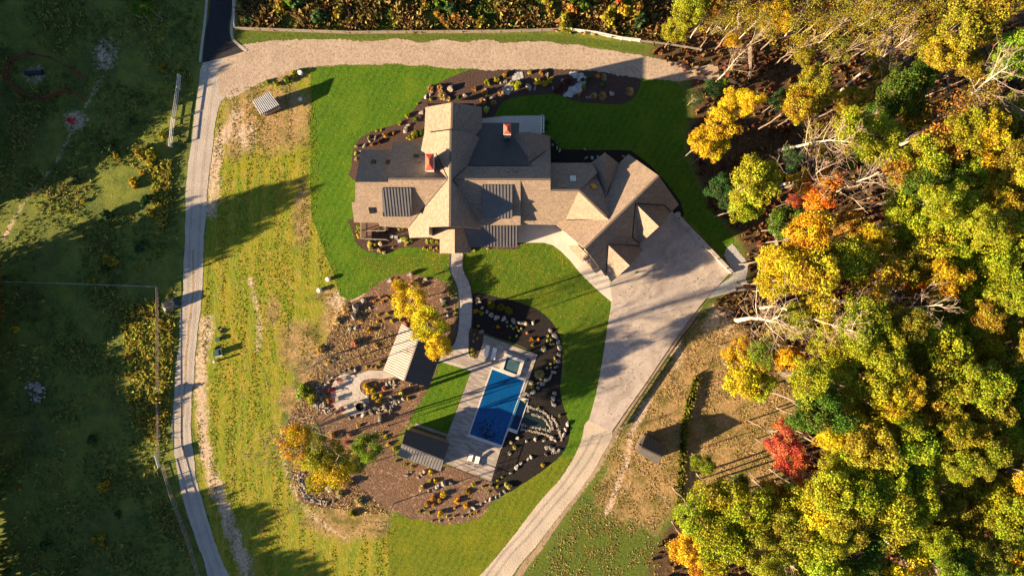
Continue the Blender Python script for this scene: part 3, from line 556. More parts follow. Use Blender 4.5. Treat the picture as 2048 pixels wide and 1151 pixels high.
roof(house, [(1210, 305, 6.7), (1213, 394, 6.7), (1184, 326, 4.8)], [(1210, 305), (1213, 398), (1181, 326)])
roof(house, [(1210, 305, 6.7), (1213, 394, 6.7), (1234.5, 326, 4.8)], [(1210, 305), (1237, 326), (1213, 398)])
GR = 9.8
roof(house, [(1169, 497, GR), (1317, 351, GR), (1257, 308, 4.6)], [(1169, 497), (1317, 351), (1257, 308), (1113, 450)])
roof(house, [(1169, 497, GR), (1317, 351, GR), (1358, 409, 4.6)], [(1169, 497), (1317, 351), (1358, 409), (1212, 552)])
for (a, e, n1, n2, s1, s2, zr, ze) in (((1271, 407), (1318, 453), (1343, 424), (1328, 410), (1264.6, 474), (1279.6, 488), 9.2, 4.8), ((1216.5, 489.5), (1259.5, 531), (1285, 501), (1274.5, 490.5), (1212, 547), (1223, 563.5), 8.1, 4.5)):
    roof(house, [(*a, zr), (*e, zr), (*n1, ze)], [a, e, n1, n2]); roof(house, [(*a, zr), (*e, zr), (*s2, ze)], [a, s1, s2, e])
roof(house, [(1140, 487, 3.3), (1157, 491, 3.9), (1170, 520, 3.4)], [(1136, 491), (1157, 491), (1178, 512), (1166, 524)], wall='siding')
roof(house, [(1165, 515, 3.0), (1178, 508, 3.6), (1195, 545, 3.1)], [(1166, 516), (1176, 508), (1204, 538), (1192, 546)], wall='siding')
roof(house, [(909.3, 452, 6.0), (909.3, 506, 6.0), (879.5, 506, 3.8)], [(909.3, 446), (909.3, 506), (879.5, 506.5), (879.5, 475), (858, 474.5), (858, 450)])
roof(house, [(909.3, 452, 6.0), (909.3, 506, 6.0), (942, 505.5, 3.4)], [(909.3, 446), (942, 445), (942, 505.5), (909.3, 506)])
roof(house, [(964, 428, 5.3), (1034, 428, 5.3), (980, 493.6, 3.6)], [(925, 425), (1034.5, 425), (1034.5, 493.6), (930, 493.6)], 'metal_grey')
for refs, poly in (([(964.6, 369, 10.5), (1024, 369, 10.5), (1000, 436.7, 7.4)], [(964.6, 369), (1024, 369), (1024.5, 436.7), (966, 436.7)]), ([(763, 375.5, 10.0), (822, 375.5, 10.0), (790, 433, 7.3)], [(763, 375.5), (822, 375.5), (823, 433), (766, 433)])):
    d = empty('dormer', P(poly[0][0], poly[0][1], 5)); d.parent = house; d.matrix_parent_inverse = parent_inv(house)
    pts = refs; r_, pl = roof(None, refs, poly, 'metal_grey', zbase=4.2, wall=None); r_.parent = d
    r_.matrix_parent_inverse = (house.matrix_basis @ d.matrix_parent_inverse @ d.matrix_basis).inverted() if False else Matrix.Translation(-d.location)
    bm = bmesh.new(); ps = [on_plane(pl, *p) for p in poly]; cx = sum(ps, Vector()) / 4
    ps = [p.lerp(cx, 0.10) - Vector((0, 0, 0.26)) for p in ps]; t2 = [bm.verts.new(p) for p in ps]; b2 = [bm.verts.new((p.x, p.y, 4.2)) for p in ps]
    for i in range(4): bm.faces.new((t2[i], t2[(i + 1) % 4], b2[(i + 1) % 4], b2[i]))
    bm.faces.new(t2); w_ = bm_obj('wall', bm, 'siding'); w_.parent = d; w_.matrix_parent_inverse = Matrix.Translation(-d.location)
    bm = bmesh.new(); a, c = ps[2], ps[3]
    if a.y > cx.y: a, c = ps[0], ps[1]
    for t in (0.2, 0.5, 0.8):
        m_ = a.lerp(c, t); box(bm, (m_.x, m_.y - 0.02, m_.z - 0.75), (0.9, 0.05, 0.8))
    w_ = bm_obj('window', bm, 'glass_dark'); w_.parent = d; w_.matrix_parent_inverse = Matrix.Translation(-d.location)
# valley and ridge lines as thin dark flashing
def flash(pts, mat='trim_dark', w=0.16, lift=0.03):
    bm = bmesh.new()
    for a, c in zip(pts, pts[1:]): bar(bm, P(*a) + Vector((0, 0, lift)), P(*c) + Vector((0, 0, lift)), w, 0.05)
    bm_obj('ridge_cap', bm, mat, house)
for rl in ([(904, 205, 9.4), (902.8, 262, 9.4)], [(901, 260, AR), (899.6, 452.5, AR)], [(776.7, 357.8, WR), (893, 357.8, WR)], [(906, 358.5, WR), (1101, 358.5, WR)], [(1158, 381, zF), (1213, 434, zF)], [(1169, 497, GR), (1317, 351, GR)], [(1101, 380.5, zF), (1158, 380.5, zF)]):
    flash(rl, 'shingle', 0.30, 0.01)
def valley(refs, pts):
    pl = plane_of(refs); bm = bmesh.new(); q = [on_plane(pl, *p) + Vector((0, 0, 0.05)) for p in pts]
    for a, c in zip(q, q[1:]): bar(bm, a, c, 0.17, 0.06)
    bm_obj('valley_flashing', bm, 'trim_dark', house)
AL, AR_, EN_ = [(901, 258, AR), (899.6, 453, AR), (819, 475, 4.3)], [(901, 258, AR), (899.6, 452, AR), (961, 457, 5.8)], [(904, 358.5, WR), (1101, 358.5, WR), (1000, 331.6, 8.5)]
G1, G2, GS = [(1169, 497, GR), (1317, 351, GR), (1257, 308, 4.6)], [(1169, 497, GR), (1317, 351, GR), (1358, 409, 4.6)], [(1158, 381, zF), (1215, 436, zF), (1190, 326, 4.3)]
valley(AL, [(895, 359), (859, 402), (818, 453)]); valley(AL, [(896, 357), (872, 306)]); valley(AR_, [(905, 360), (960, 421)]); valley(AR_, [(961, 280), (937, 330), (906, 358)])
valley(EN_, [(1057, 328), (1100, 296)]); valley(EN_, [(938, 331.5), (1057, 331.5)]); valley(GS, [(1212, 394), (1185, 327)]); valley(G1, [(1213, 394), (1234, 327)]); valley(G1, [(1213, 396), (1215, 435)]); valley(G1, [(1215, 437), (1133, 440)])
valley(G2, [(1271, 407), (1264.6, 474), (1279, 488)]); valley(G2, [(1272, 407), (1328, 410), (1343, 424)]); valley(G2, [(1216.5, 489.5), (1212, 545)]); valley(G2, [(1217, 489.5), (1274, 490.5), (1284, 501)])
# chimneys
for (x0, y0, x1, y1, z, base) in ((851, 308, 866, 340, 12.3, 6), (1007.5, 248, 1021, 268, 9.6, 4.5)):
    c = P((x0 + x1) / 2, (y0 + y1) / 2, z); w = (x1 - x0) / S * (H - z) / H; l = (y1 - y0) / S * (H - z) / H
    bm = bmesh.new(); box(bm, (c.x, c.y, (base + z - 0.5) / 2), (w * 0.92, l * 0.92, z - 0.5 - base)); ch = None
    bm.free(); bm = bmesh.new(); box(bm, (c.x, c.y, (base + z) / 2 - 0.25), (w * 0.94, l * 0.94, z - base - 0.5)); box(bm, (c.x, c.y, z - 0.42), (w * 1.12, l * 1.10, 0.22))
    ch = bm_obj('chimney', bm, 'chimney_stone', house)
    bm = bmesh.new(); v = [bm.verts.new((c.x + sx * w / 2 * 1.03, c.y + sy * l / 2 * 1.03, z)) for sx, sy in ((-1, -1), (1, -1), (1, 1), (-1, 1))]
    a1 = bm.verts.new((c.x, c.y + l * 0.12, z + 0.42)); a0 = bm.verts.new((c.x, c.y - l * 0.12, z + 0.42))
    bm.faces.new((v[0], v[1], a0)); bm.faces.new((v[1], v[2], a1, a0)); bm.faces.new((v[2], v[3], a1)); bm.faces.new((v[3], v[0], a0, a1)); bm.faces.new(v[::-1])
    for sx in (-1, 1):
        for sy in (-1, 1): box(bm, (c.x + sx * w * 0.42, c.y + sy * l * 0.42, z - 0.16), (0.08, 0.08, 0.36))
    cp = bm_obj('chimney_cap', bm, 'copper_red'); cp.parent = ch
# skylights and vents
def on_roof(refs, px, py, w, l, h, mat, name, frame='trim_dark'):
    pl = plane_of(refs); c = on_plane(pl, px, py); n = pl[1]; e = Vector((-n.y, n.x, 0)).normalized(); up = n.cross(e); R = Matrix((e, up, n)).transposed()
    bm = bmesh.new(); box(bm, c + n * h / 2, (w + 0.14, l + 0.14, h), R=R); f = bm_obj(name, bm, frame, house)
    bm = bmesh.new(); box(bm, c + n * (h + 0.012), (w, l, 0.03), R=R); g = bm_obj('pane', bm, mat); g.parent = f
Nw = [(710, 364, zo), (776, 364, zo), (740, 299.5, 5.0)]; Ni = [(776.7, 357.8, WR), (895, 357.8, WR), (800, 283, 4.9)]; Fn = [(1101, 380.5, zF), (1158, 380.5, zF), (1140, 325.5, 4.9)]; En = [(904, 358.5, WR), (1101, 358.5, WR), (1000, 331.6, 8.5)]
on_roof(Nw, 747, 325, 0.6, 0.95, 0.12, 'glass_dark', 'skylight'); on_roof(Nw, 776, 325, 0.5, 0.95, 0.12, 'glass_dark', 'skylight'); on_roof(Ni, 832, 313, 0.6, 0.75, 0.12, 'glass_dark', 'skylight')
on_roof(Sref, 744, 420, 0.8, 1.0, 0.14, 'glass_dark', 'skylight'); on_roof(Fn, 1146, 357.5, 0.7, 1.1, 0.14, 'skylight_pale', 'skylight', 'white_paint')
for refs, x, y in ((En, 1015, 342), (Ni, 838, 325), (En, 1034, 341), (Fn, 1128, 372)):
    bm = bmesh.new(); c = on_plane(plane_of(refs), x, y); disc(bm, c - Vector((0, 0, 0.1)), 0.16, 0.55, 10); bm_obj('roof_vent', bm, 'trim_dark', house)
# windows and doors in the walls
def facade(name, a, c, z, h, mat='glass_dark', t=0.06):
    bm = bmesh.new(); A, B = P(*a), P(*c); d = (B - A); q = math.atan2(d.y, d.x); m = (A + B) / 2; box(bm, (m.x, m.y, z), (d.length, t, h), q); return bm_obj(name, bm, mat, house)
for a, c, z, h in (((836, 471), (848, 471), 2.0, 1.8), ((886, 503), (898, 503), 1.4, 1.6), ((958, 488), (980, 488), 1.6, 2.0), ((1000, 488), (1024, 488), 1.6, 2.0), ((1050, 440), (1068, 440), 1.6, 1.8), ((1080, 440), (1098, 440), 1.6, 1.8), ((860, 219), (890, 219), 2.6, 2.2), ((920, 219), (950, 219), 2.6, 2.2)):
    facade('window', a, c, z, h)
facade('door', (904, 503), (916, 503), 1.2, 2.3, 'wood_warm')
for a, c in (((1296, 470), (1320, 447)), ((1238, 546), (1262, 522)), ((1262, 505), (1276, 492))): facade('garage_door', a, c, 1.35, 2.4, 'wood_warm', 0.1)
# porch landing with stairs at the west end
porch = empty('porch', P(750, 465, 0)); porch.parent = house; porch.matrix_parent_inverse = parent_inv(house)
def porch_part(name, bm, mat):
    o = bm_obj(name, bm, mat); o.parent = porch; o.matrix_parent_inverse = Matrix.Translation(-porch.location)
bm = bmesh.new(); A, B = P(727, 478, 1.3), P(776, 440, 1.3); 
box(bm, ((P(727, 460).x + P(745, 460).x) / 2, P(740, 460).y, 0.65), (1.7, 3.2, 1.3)); box(bm, (P(762, 453).x, P(762, 452).y, 0.65), (2.6, 1.5, 1.3)); plain('deck_brown', (0.12, 0.078, 0.055), 0.8); porch_part('deck', bm, 'deck_brown')
bm = bmesh.new()
for i in range(6):
    box(bm, (P(745.5 + 5.2 * i, 472).x, P(750, 472.5).y, (1.2 - 0.2 * i) / 2), (0.44, 1.15, 1.2 - 0.2 * i))
porch_part('stairs', bm, 'wood_dark')
bm = bmesh.new()
for ln in ([(727, 446), (727, 479), (778, 481)], [(740, 463.5), (775, 463.5), (775, 446)]):
    for a, c in zip(ln, ln[1:]):
        bar(bm, P(*a, 0) + Vector((0, 0, 2.25)), P(*c, 0) + Vector((0, 0, 2.25)), 0.16, 0.08); bar(bm, P(*a, 0) + Vector((0, 0, 1.55)), P(*c, 0) + Vector((0, 0, 1.55)), 0.05)
        for t in (0, 0.5, 1):
            q = P(*a).lerp(P(*c), t); box(bm, (q.x, q.y, 1.13), (0.14, 0.14, 2.26))
porch_part('railing', bm, 'wood_grey')
# orange crate on the roof
bm = bmesh.new(); pl = plane_of([(1158, 381, zF), (1215, 436, zF), (1190, 326, 4.3)]); c = on_plane(pl, 1185.5, 374); n = pl[1]; e = Vector((1, 0.55, 0)); e = (e - n * e.dot(n)).normalized(); R = Matrix((e, n.cross(e), n)).transposed()
for k in range(5): box(bm, c + R @ Vector((0, -0.36 + 0.18 * k, 0.27)), (0.85, 0.13, 0.05), R=R)
for sx in (-0.36, 0, 0.36): box(bm, c + R @ Vector((sx, 0, 0.12)), (0.1, 0.85, 0.24), R=R)
tag(bm_obj('pallet', bm, 'orange_wood'), 'small orange slatted pallet lying on the grey north roof', 'pallet')

# ------------------------------------------------------------------ small roofed buildings
def pavilion(name, label, cat, ridge, left, right, zr, ze, ml, mr, posts=True, wall=None, rib=0.5):
    c0 = P((ridge[0][0] + ridge[1][0]) / 2, (ridge[0][1] + ridge[1][1]) / 2, 0); o = empty(name, c0); tag(o, label, cat)
    for side, m in ((left, ml), (right, mr)):
        refs = [(*ridge[0], zr), (*ridge[1], zr), (*side[0], ze)]
        roof(o, refs, [ridge[0], ridge[1], side[1], side[0]], m, wall=wall, inset=0.35, rib=rib)
    bm = bmesh.new(); bar(bm, P(*ridge[0], zr) + Vector((0, 0, 0.06)), P(*ridge[1], zr) + Vector((0, 0, 0.06)), 0.22, 0.10); bm_obj('ridge_cap', bm, ml, o)
    if posts:
        cs = [P(*left[0], ze), P(*left[1], ze), P(*right[0], ze), P(*right[1], ze)]; mid = sum(cs, Vector()) / 4
        for p in cs + [(cs[0] + cs[1]) / 2, (cs[2] + cs[3]) / 2]:
            q = p.lerp(mid, 0.12); bm = bmesh.new(); box(bm, (q.x, q.y, ze / 2 - 0.1), (0.28, 0.28, ze + 0.1)); bm_obj('post', bm, 'wood_warm', o)
        bm = bmesh.new()
        for p, q in ((cs[0], cs[1]), (cs[2], cs[3])): bar(bm, p.lerp(mid, 0.12) - Vector((0, 0, 0.2)), q.lerp(mid, 0.12) - Vector((0, 0, 0.2)), 0.2, 0.28)
        bm_obj('beam', bm, 'wood_warm', o)
    return o
pavilion('pavilion', 'open garden pavilion with a two-slope standing seam roof, sunlight painted into its paler slope', 'pavilion', ((839, 670.7), (807.8, 761)), ((803.5, 647), (766, 741.6)), ((887, 693), (858, 773)), 5.4, 3.2, 'metal_taupe_lit', 'metal_charcoal', rib=0.42)  # one metal roof: sun painted into the taupe slope, shade into the charcoal one
pavilion('pool_house', 'long dark metal roofed pool cabana at the lower end of the terrace', 'cabana', ((804, 887), (887, 920)), ((794.6, 910), (881, 942)), ((811.6, 858), (899.7, 886)), 4.6, 3.0, 'metal_grey', 'metal_charcoal', wall='siding', posts=False)  # grey for the lit slope, charcoal for the shaded one: light put into colour
cab = pavilion('cabin', 'small black metal roofed cabin alone in the tan field', 'cabin', ((1282, 893), (1325, 913)), ((1274.7, 905), (1313, 928)), ((1291.5, 870), (1334, 891.5)), 4.2, 2.6, 'metal_charcoal', 'metal_charcoal', wall='wood_dark', posts=False, rib=0.42)
bm = bmesh.new(); bar(bm, P(1274, 897, 0) + Vector((0, 0, 0.4)), P(1287, 868, 0) + Vector((0, 0, 0.4)), 0.9, 0.1); bm_obj('porch_deck', bm, 'wood_grey', cab)
shed = empty('shed', P(531, 207, 0)); tag(shed, 'small shed with a white ribbed metal roof on the rough ground by the gravel lane', 'shed')
roof(shed, [(505, 202, 2.9), (538, 183.5, 2.9), (521.4, 229, 2.2)], [(505, 202), (538, 183.5), (558, 210), (521.4, 229)], 'metal_charcoal', wall='wood_warm', rib=None, inset=0.2)  # charcoal base paints the shadow lying between the white ribs
bm = bmesh.new(); pl = plane_of([(505, 202, 2.9), (538, 183.5, 2.9), (521.4, 229, 2.2)])
for k in range(11):
    t = 0.02 + 0.96 * k / 10; a = on_plane(pl, 505 + 33 * t, 202 - 18.5 * t); c = on_plane(pl, 521.4 + 36.6 * t, 229 - 19 * t); bar(bm, a + pl[1] * 0.05, c + pl[1] * 0.05, 0.155, 0.11)
bm_obj('standing_seams', bm, 'metal_white', shed)
bm = bmesh.new(); bar(bm, P(524, 230, 1.9), P(559, 211.5, 1.9), 0.35, 0.08); bm_obj('eave_board', bm, 'wood_grey', shed)

# ------------------------------------------------------------------ pool terrace
def up(v): return (v[0], v[1])
POOL = [(984.5, 738), (1048.6, 761.3), (1003, 889.5), (939, 867.6)]; SPA = [(1014, 713), (1041, 724), (1033.8, 749), (1006.5, 738.5)]; BAS = [(1039, 799), (1054, 804), (1034.5, 860), (1018.5, 854.5)]
DECK = [(968, 670), (1075, 708.5), (1049, 783), (1055, 785), (1046, 798), (1003, 893), (982, 962), (886, 924), (893, 872), (829, 851), (832, 845), (895, 868), (944, 738), (884, 718), (884, 706), (905, 695), (937, 712), (955, 716)]
dk = sheet('pool_terrace', DECK, 'plank_paver', 0.09, 0.3, smooth=False)
sheet('bed_island', [(940, 655), (967, 671), (956, 712), (950, 717), (942, 712), (938, 700)], 'mulch_house', 0.10, 0.1)
def scaled(q, d):
    c = np.mean(q, 0); return [tuple(np.array(p) + (np.array(p) - c) / np.linalg.norm(np.array(p) - c) * d) for p in q]
def rim(name, q, d, z, t, mat, parent):
    o = scaled(q, d); bm = bmesh.new(); n = len(q)
    a = [bm.verts.new(P(*p, z)) for p in q]; c = [bm.verts.new(P(*p, z)) for p in o]; a2 = [bm.verts.new(v.co - Vector((0, 0, t))) for v in a]; c2 = [bm.verts.new(v.co - Vector((0, 0, t))) for v in c]
    for i in range(n):
        j = (i + 1) % n; bm.faces.new((a[i], a[j], c[j], c[i])); bm.faces.new((a[i], a2[i], a2[j], a[j])); bm.faces.new((c[i], c[j], c2[j], c2[i]))
    return bm_obj(name, bm, mat, parent)
pool = empty('swimming_pool', P(994, 814, 0)); tag(pool, 'rectangular blue swimming pool with fallen leaves in its lower end', 'swimming pool')
rim('coping', POOL, 6, 0.13, 0.12, 'coping', pool)
w = sheet('water', POOL, 'pool_water', 0.105, smooth=False, parent=pool, kind=None)
rim('basin_wall', BAS, 7, 0.125, 0.5, 'coping', pool); sheet('spill_basin', BAS, 'spill_water', 0.112, smooth=False, parent=pool, kind=None)
bm = bmesh.new(); bar(bm, P(1038.5, 799, 0.15), P(1018, 855, 0.15), 0.34, 0.06); wsp = NB('tile_teal'); wsp.color((0.05, 0.17, 0.25)); wsp.rough(0.2); M['tile_teal'] = wsp.m; bm_obj('spillway', bm, 'tile_teal', pool)
r = np.random.default_rng(5); V = []; F = []
for k in range(260):
    if k < 190: u, v = r.normal(0.50, 0.22), 1 - abs(r.normal(0.05, 0.14))
    else: u, v = r.random(), r.random()
    if not (0.03 < u < 0.97 and 0.03 < v < 0.97): continue
    A = P(*POOL[0]) + (P(*POOL[1]) - P(*POOL[0])) * u + (P(*POOL[3]) - P(*POOL[0])) * v; a = r.random() * 6.3; s = 0.10 + 0.12 * r.random()
    i0 = len(V); V += [(A.x + math.cos(a + q) * s * (1 if j % 2 else 0.55), A.y + math.sin(a + q) * s * (1 if j % 2 else 0.55), 0.114) for j, q in enumerate((0, 1.57, 3.14, 4.71))]; F.append((i0, i0 + 1, i0 + 2, i0 + 3))
o = link_mesh('floating_leaves', np_mesh('floating_leaves', np.array(V), np.array(F)), 'pool_leaf'); tag(o, 'dark fallen leaves floating on the lower end of the pool', 'leaves', kind='stuff')
spa = empty('spa', P(1025, 731, 0)); tag(spa, 'square hot tub with pale stone rim at the head of the pool', 'hot tub')
rim('rim', SPA, 8.5, 0.50, 0.45, 'coping', spa); sheet('water', SPA, 'spa_water', 0.36, smooth=False, parent=spa, kind=None)
bm = bmesh.new(); q = [np.array(p) for p in SPA]; qc = np.mean(q, 0); q2 = [qc + (p - qc) * 0.62 for p in q]
for i in range(4): bar(bm, P(*q2[i], 0.355), P(*q2[(i + 1) % 4], 0.355), 0.09, 0.03)
bm_obj('bench', bm, 'tile_teal', spa)
bm = bmesh.new(); bar(bm, P(1006, 701.5, 0.2), P(1055, 719, 0.2), 0.22, 0.22); bar(bm, P(1006, 704.5, 0.16), P(1055, 722, 0.16), 0.12, 0.16); pc = bm_obj('pool_cover_reel', bm, 'steel'); tag(pc, 'long thin steel pool cover reel lying beside the hot tub', 'cover reel')
bm = bmesh.new(); c = P(1056.5, 719.5, 0.27); box(bm, c, (0.5, 0.45, 0.35), DECK_ROT); o = bm_obj('motor_box', bm, 'black_tarp'); o.parent = pc
# railing of the terrace
rail = empty('deck_railing', P(985, 955, 0)); tag(rail, 'thin cable railing round the lower right corner of the pool terrace', 'railing')
for a, c in (((1006, 894), (982.5, 961)), ((982.5, 961), (887, 923))):
    bm = bmesh.new(); A, B = P(*a, 0.09), P(*c, 0.09)
    for hgt in (0.3, 0.6, 1.05): bar(bm, A + Vector((0, 0, hgt)), B + Vector((0, 0, hgt)), 0.02 if hgt < 1 else 0.06)
    bm_obj('rail', bm, 'trim_dark', rail)
    for t in np.linspace(0, 1, 5)[(0 if a[0] > 1000 else 1):]:
        bm = bmesh.new(); q = A.lerp(B, t); box(bm, (q.x, q.y, 0.6), (0.08, 0.08, 1.1)); bm_obj('post', bm, 'trim_dark', rail)
def lounger(px, py, rz, label, foot='cushion'):
    o = empty('lounge_chair', P(px, py, 0.09), rz); tag(o, label, 'lounge chair', 'lounge chairs on the pool terrace')
    def lp(name, bm, mat):
        q = bm_obj(name, bm, mat); q.parent = o
    bm = bmesh.new(); box(bm, (0, -0.35, 0.36), (0.68, 1.3, 0.10)); lp('seat', bm, 'cushion')
    bm = bmesh.new(); box(bm, (0, 0.60, 0.52), (0.68, 0.80, 0.10), R=Matrix.Rotation(math.radians(32), 3, 'X')); lp('backrest', bm, 'cushion')
    bm = bmesh.new(); box(bm, (0, -0.70, 0.43), (0.70, 0.55, 0.05)); lp('towel', bm, foot)
    bm = bmesh.new()
    for s in (-1, 1): box(bm, (s * 0.34, -0.05, 0.28), (0.05, 1.9, 0.06))
    lp('frame', bm, 'white_paint')
    for sx in (-1, 1):
        for y in (-0.85, 0.75): bm = bmesh.new(); box(bm, (sx * 0.34, y, 0.13), (0.05, 0.05, 0.26)); lp('leg', bm, 'white_paint')
lounger(974, 701, -0.20, 'white lounge chair on the upper terrace, nearer the garden walk'); lounger(988, 706, -0.20, 'white lounge chair on the upper terrace, nearer the hot tub')
lounger(940.5, 916, -0.24, 'white lounge chair with grey foot on the lower terrace, nearer the cabana', 'grey_fabric'); lounger(954, 921, -0.24, 'white lounge chair with grey foot on the lower terrace, nearer the cable railing', 'grey_fabric')

# retaining wall of the court, back patio railing
bm = bmesh.new(); A, B = P(1349, 427, 0), P(1462, 545, 0); bar(bm, A + Vector((0, 0, 0.35)), B + Vector((0, 0, 0.35)), 0.55, 0.7); rw = bm_obj('retaining_wall', bm, 'concrete_court'); tag(rw, 'low concrete wall with small black lights along the right side of the garage court', 'wall')
for t in (0.08, 0.25, 0.42, 0.59, 0.76, 0.92):
    q = A.lerp(B, t); bm = bmesh.new(); disc(bm, (q.x - 0.1, q.y - 0.1, 0.69), 0.11, 0.16, 8); o = bm_obj('wall_light', bm, 'trim_dark'); o.parent = rw
bm = bmesh.new()
for x in (1082.5, 1087.5): bar(bm, P(x, 231, 1.0), P(x, 266, 1.0), 0.14, 0.10)
for y in np.linspace(232, 265, 6):
    q = P(1084.5, y, 0); box(bm, (q.x, q.y, 0.5), (0.12, 0.12, 1.0))
tag(bm_obj('railing', bm, 'white_paint'), 'white double railing at the end of the back patio', 'railing')
# ------------------------------------------------------------------ fire patio furniture
bm = bmesh.new(); c = P(720.5, 812, 0.06)
for k in range(16):
    a = k * math.tau / 16; box(bm, (c.x + math.cos(a) * 0.85, c.y + math.sin(a) * 0.85, 0.28), (0.34, 0.30, 0.42), a)
fp = bm_obj('fire_pit', bm, 'stone_wall'); tag(fp, 'round stone fire pit, black inside, on the small patio', 'fire pit')
bm = bmesh.new(); disc(bm, (c.x, c.y, 0.07), 0.75, 0.22, 20); o = bm_obj('ash_bed', bm, 'soot'); o.parent = fp
def patio_chair(px, py, rz, label):
    o = empty('patio_chair', P(px, py, 0.06), rz); tag(o, label, 'chair', 'red chairs round the fire pit')
    def lp(n, bm):
        q = bm_obj(n, bm, 'red_plastic'); q.parent = o
    bm = bmesh.new()
    for k in range(4): box(bm, (0, -0.24 + 0.16 * k, 0.40 - 0.02 * k), (0.62, 0.13, 0.03))
    lp('seat', bm); bm = bmesh.new()
    for k in range(5): box(bm, (-0.26 + 0.13 * k, 0.52, 0.72), (0.11, 0.03, 0.85), R=Matrix.Rotation(math.radians(-22), 3, 'X'))
    lp('backrest', bm)
    for s in (-1, 1): bm = bmesh.new(); box(bm, (s * 0.40, 0.0, 0.62), (0.15, 0.80, 0.03)); lp('armrest', bm)
    for sx in (-1, 1):
        for y, h in ((-0.32, 0.6), (0.35, 0.6)): bm = bmesh.new(); box(bm, (sx * 0.36, y, h / 2), (0.05, 0.09, h)); lp('leg', bm)
for (x, y, lab) in ((682.5, 760.6, 'dark red slatted chair on the fire patio, the one nearest the pavilion path'), (669, 779, 'dark red slatted chair on the left edge of the fire patio, second one down'), (668, 800, 'dark red slatted chair on the left edge of the fire patio, third one down'), (686, 816, 'dark red slatted chair on the fire patio, the one closest to the fire pit')):
    a = P(720, 795) - P(x, y); patio_chair(x, y, math.atan2(a.y, a.x) + math.pi / 2, lab)

# ------------------------------------------------------------------ fences and gates
def fence(name, label, pts, h, mat, rails=2, spacing=2.6, w=0.06, pw=0.12, cat='fence'):
    o = empty(name, P(*pts[0], 0)); tag(o, label, cat)
    bm = bmesh.new()
    for a, c in zip(pts, pts[1:]):
        A, B = P(*a), P(*c)
        for k in range(rails):
            z = h * (1 - k * 0.36) - 0.06; bar(bm, A + Vector((0, 0, z)), B + Vector((0, 0, z)), w, w * 1.6)
    bm_obj('rails', bm, mat, o)
    for a, c in zip(pts, pts[1:]):
        A, B = P(*a), P(*c); n = max(1, round((B - A).length / spacing))
        for i in range(n + (1 if c == pts[-1] else 0)):
            q = A.lerp(B, i / n); bm = bmesh.new(); box(bm, (q.x, q.y, h / 2), (pw, pw, h)); bm_obj('post', bm, mat, o)
    return o
fence('rail_fence', 'weathered wooden rail fence along the brush above the gravel lane', [(474, 60), (700, 68), (1000, 66), (1122, 62)], 1.2, 'wood_grey', 3, 3.2, 0.10)
fence('rail_fence', 'pale white rail fence section bending down to the right above the lane', [(1124, 61), (1190, 69), (1242, 80), (1278, 84)], 1.3, 'fence_white', 3, 1.9, 0.11, 0.16)
fence('rail_fence', 'dark rail fence running from the white section towards the forest', [(1282, 86), (1340, 93), (1400, 103)], 1.2, 'wood_grey', 2, 3.0, 0.09)
fence('rail_fence', 'short side run of pale fence beside the asphalt road', [(470, -20), (472, 30), (473, 58)], 1.2, 'fence_white', 2, 2.6)
fence('metal_gate', 'narrow steel field gate beside the gravel road at the top left', [(360, 181), (352, 237)], 1.4, 'steel', 4, 2.3, 0.09, 0.12, 'gate')
fence('wire_fence', 'pale fence run above the steel gate near the asphalt end', [(363, 153), (361, 179)], 1.4, 'fence_white', 3, 2.2, 0.07)
fence('wire_fence', 'pale fence run below the steel gate down to the weeds', [(351, 240), (345, 294)], 1.4, 'fence_white', 3, 2.3, 0.08, 0.14)
fence('wire_fence', 'thin pale wire fence crossing the left pasture', [(-20, 562), (150, 567), (314, 573)], 1.3, 'steel', 2, 4.0, 0.05, 0.09)
fence('board_fence', 'tan board fence running down beside the gravel road', [(319, 574), (319, 700), (320, 905)], 1.2, 'wood_grey', 3, 2.6, 0.05, 0.11)
fence('board_fence', 'shaded board fence curving on down from the roadside sign', [(328, 925), (345, 985), (375, 1065), (404, 1160)], 1.2, 'wood_grey', 3, 2.6, 0.05, 0.11)
fence('metal_gate', 'tall grey gate across the dark lane at the forest edge', [(1496, 100), (1496, 160)], 1.6, 'wood_grey', 4, 2.4, 0.10, 0.15, 'gate')
fence('wood_fence', 'dark wooden corral rails below the tall grey gate', [(1494, 162), (1480, 175), (1455, 162)], 1.3, 'wood_dark', 3, 2.4, 0.09)
fence('wood_fence', 'old grey plank fence beside the dark soil at the forest edge', [(1536, 430), (1545, 470), (1552, 500)], 1.4, 'wood_grey', 3, 2.0, 0.12, 0.15)
fence('silt_fence', 'low black fence along the lower right edge of the concrete drive', [(1404, 622), (1366, 668), (1330, 718), (1262, 818), (1240, 852)], 0.75, 'trim_dark', 2, 2.4, 0.14, 0.1)
fence('silt_fence', 'low dark fence from the court corner across to the bare tree', [(1406, 620), (1432, 628), (1462, 648)], 0.9, 'trim_dark', 2, 2.2, 0.1, 0.1)
sg = empty('road_sign', P(326, 918, 0)); tag(sg, 'blank board on two tall posts beside the left gravel road', 'sign')
for a in ((320.5, 906), (327, 929)):
    bm = bmesh.new(); q = P(*a); box(bm, (q.x, q.y, 1.0), (0.11, 0.11, 2.0)); bm_obj('post', bm, 'fence_white', sg)
bm = bmesh.new(); bar(bm, P(320.5, 906) + Vector((0, 0, 1.5)), P(327, 929) + Vector((0, 0, 1.5)), 0.07, 0.75); bm_obj('board', bm, 'fence_white', sg)
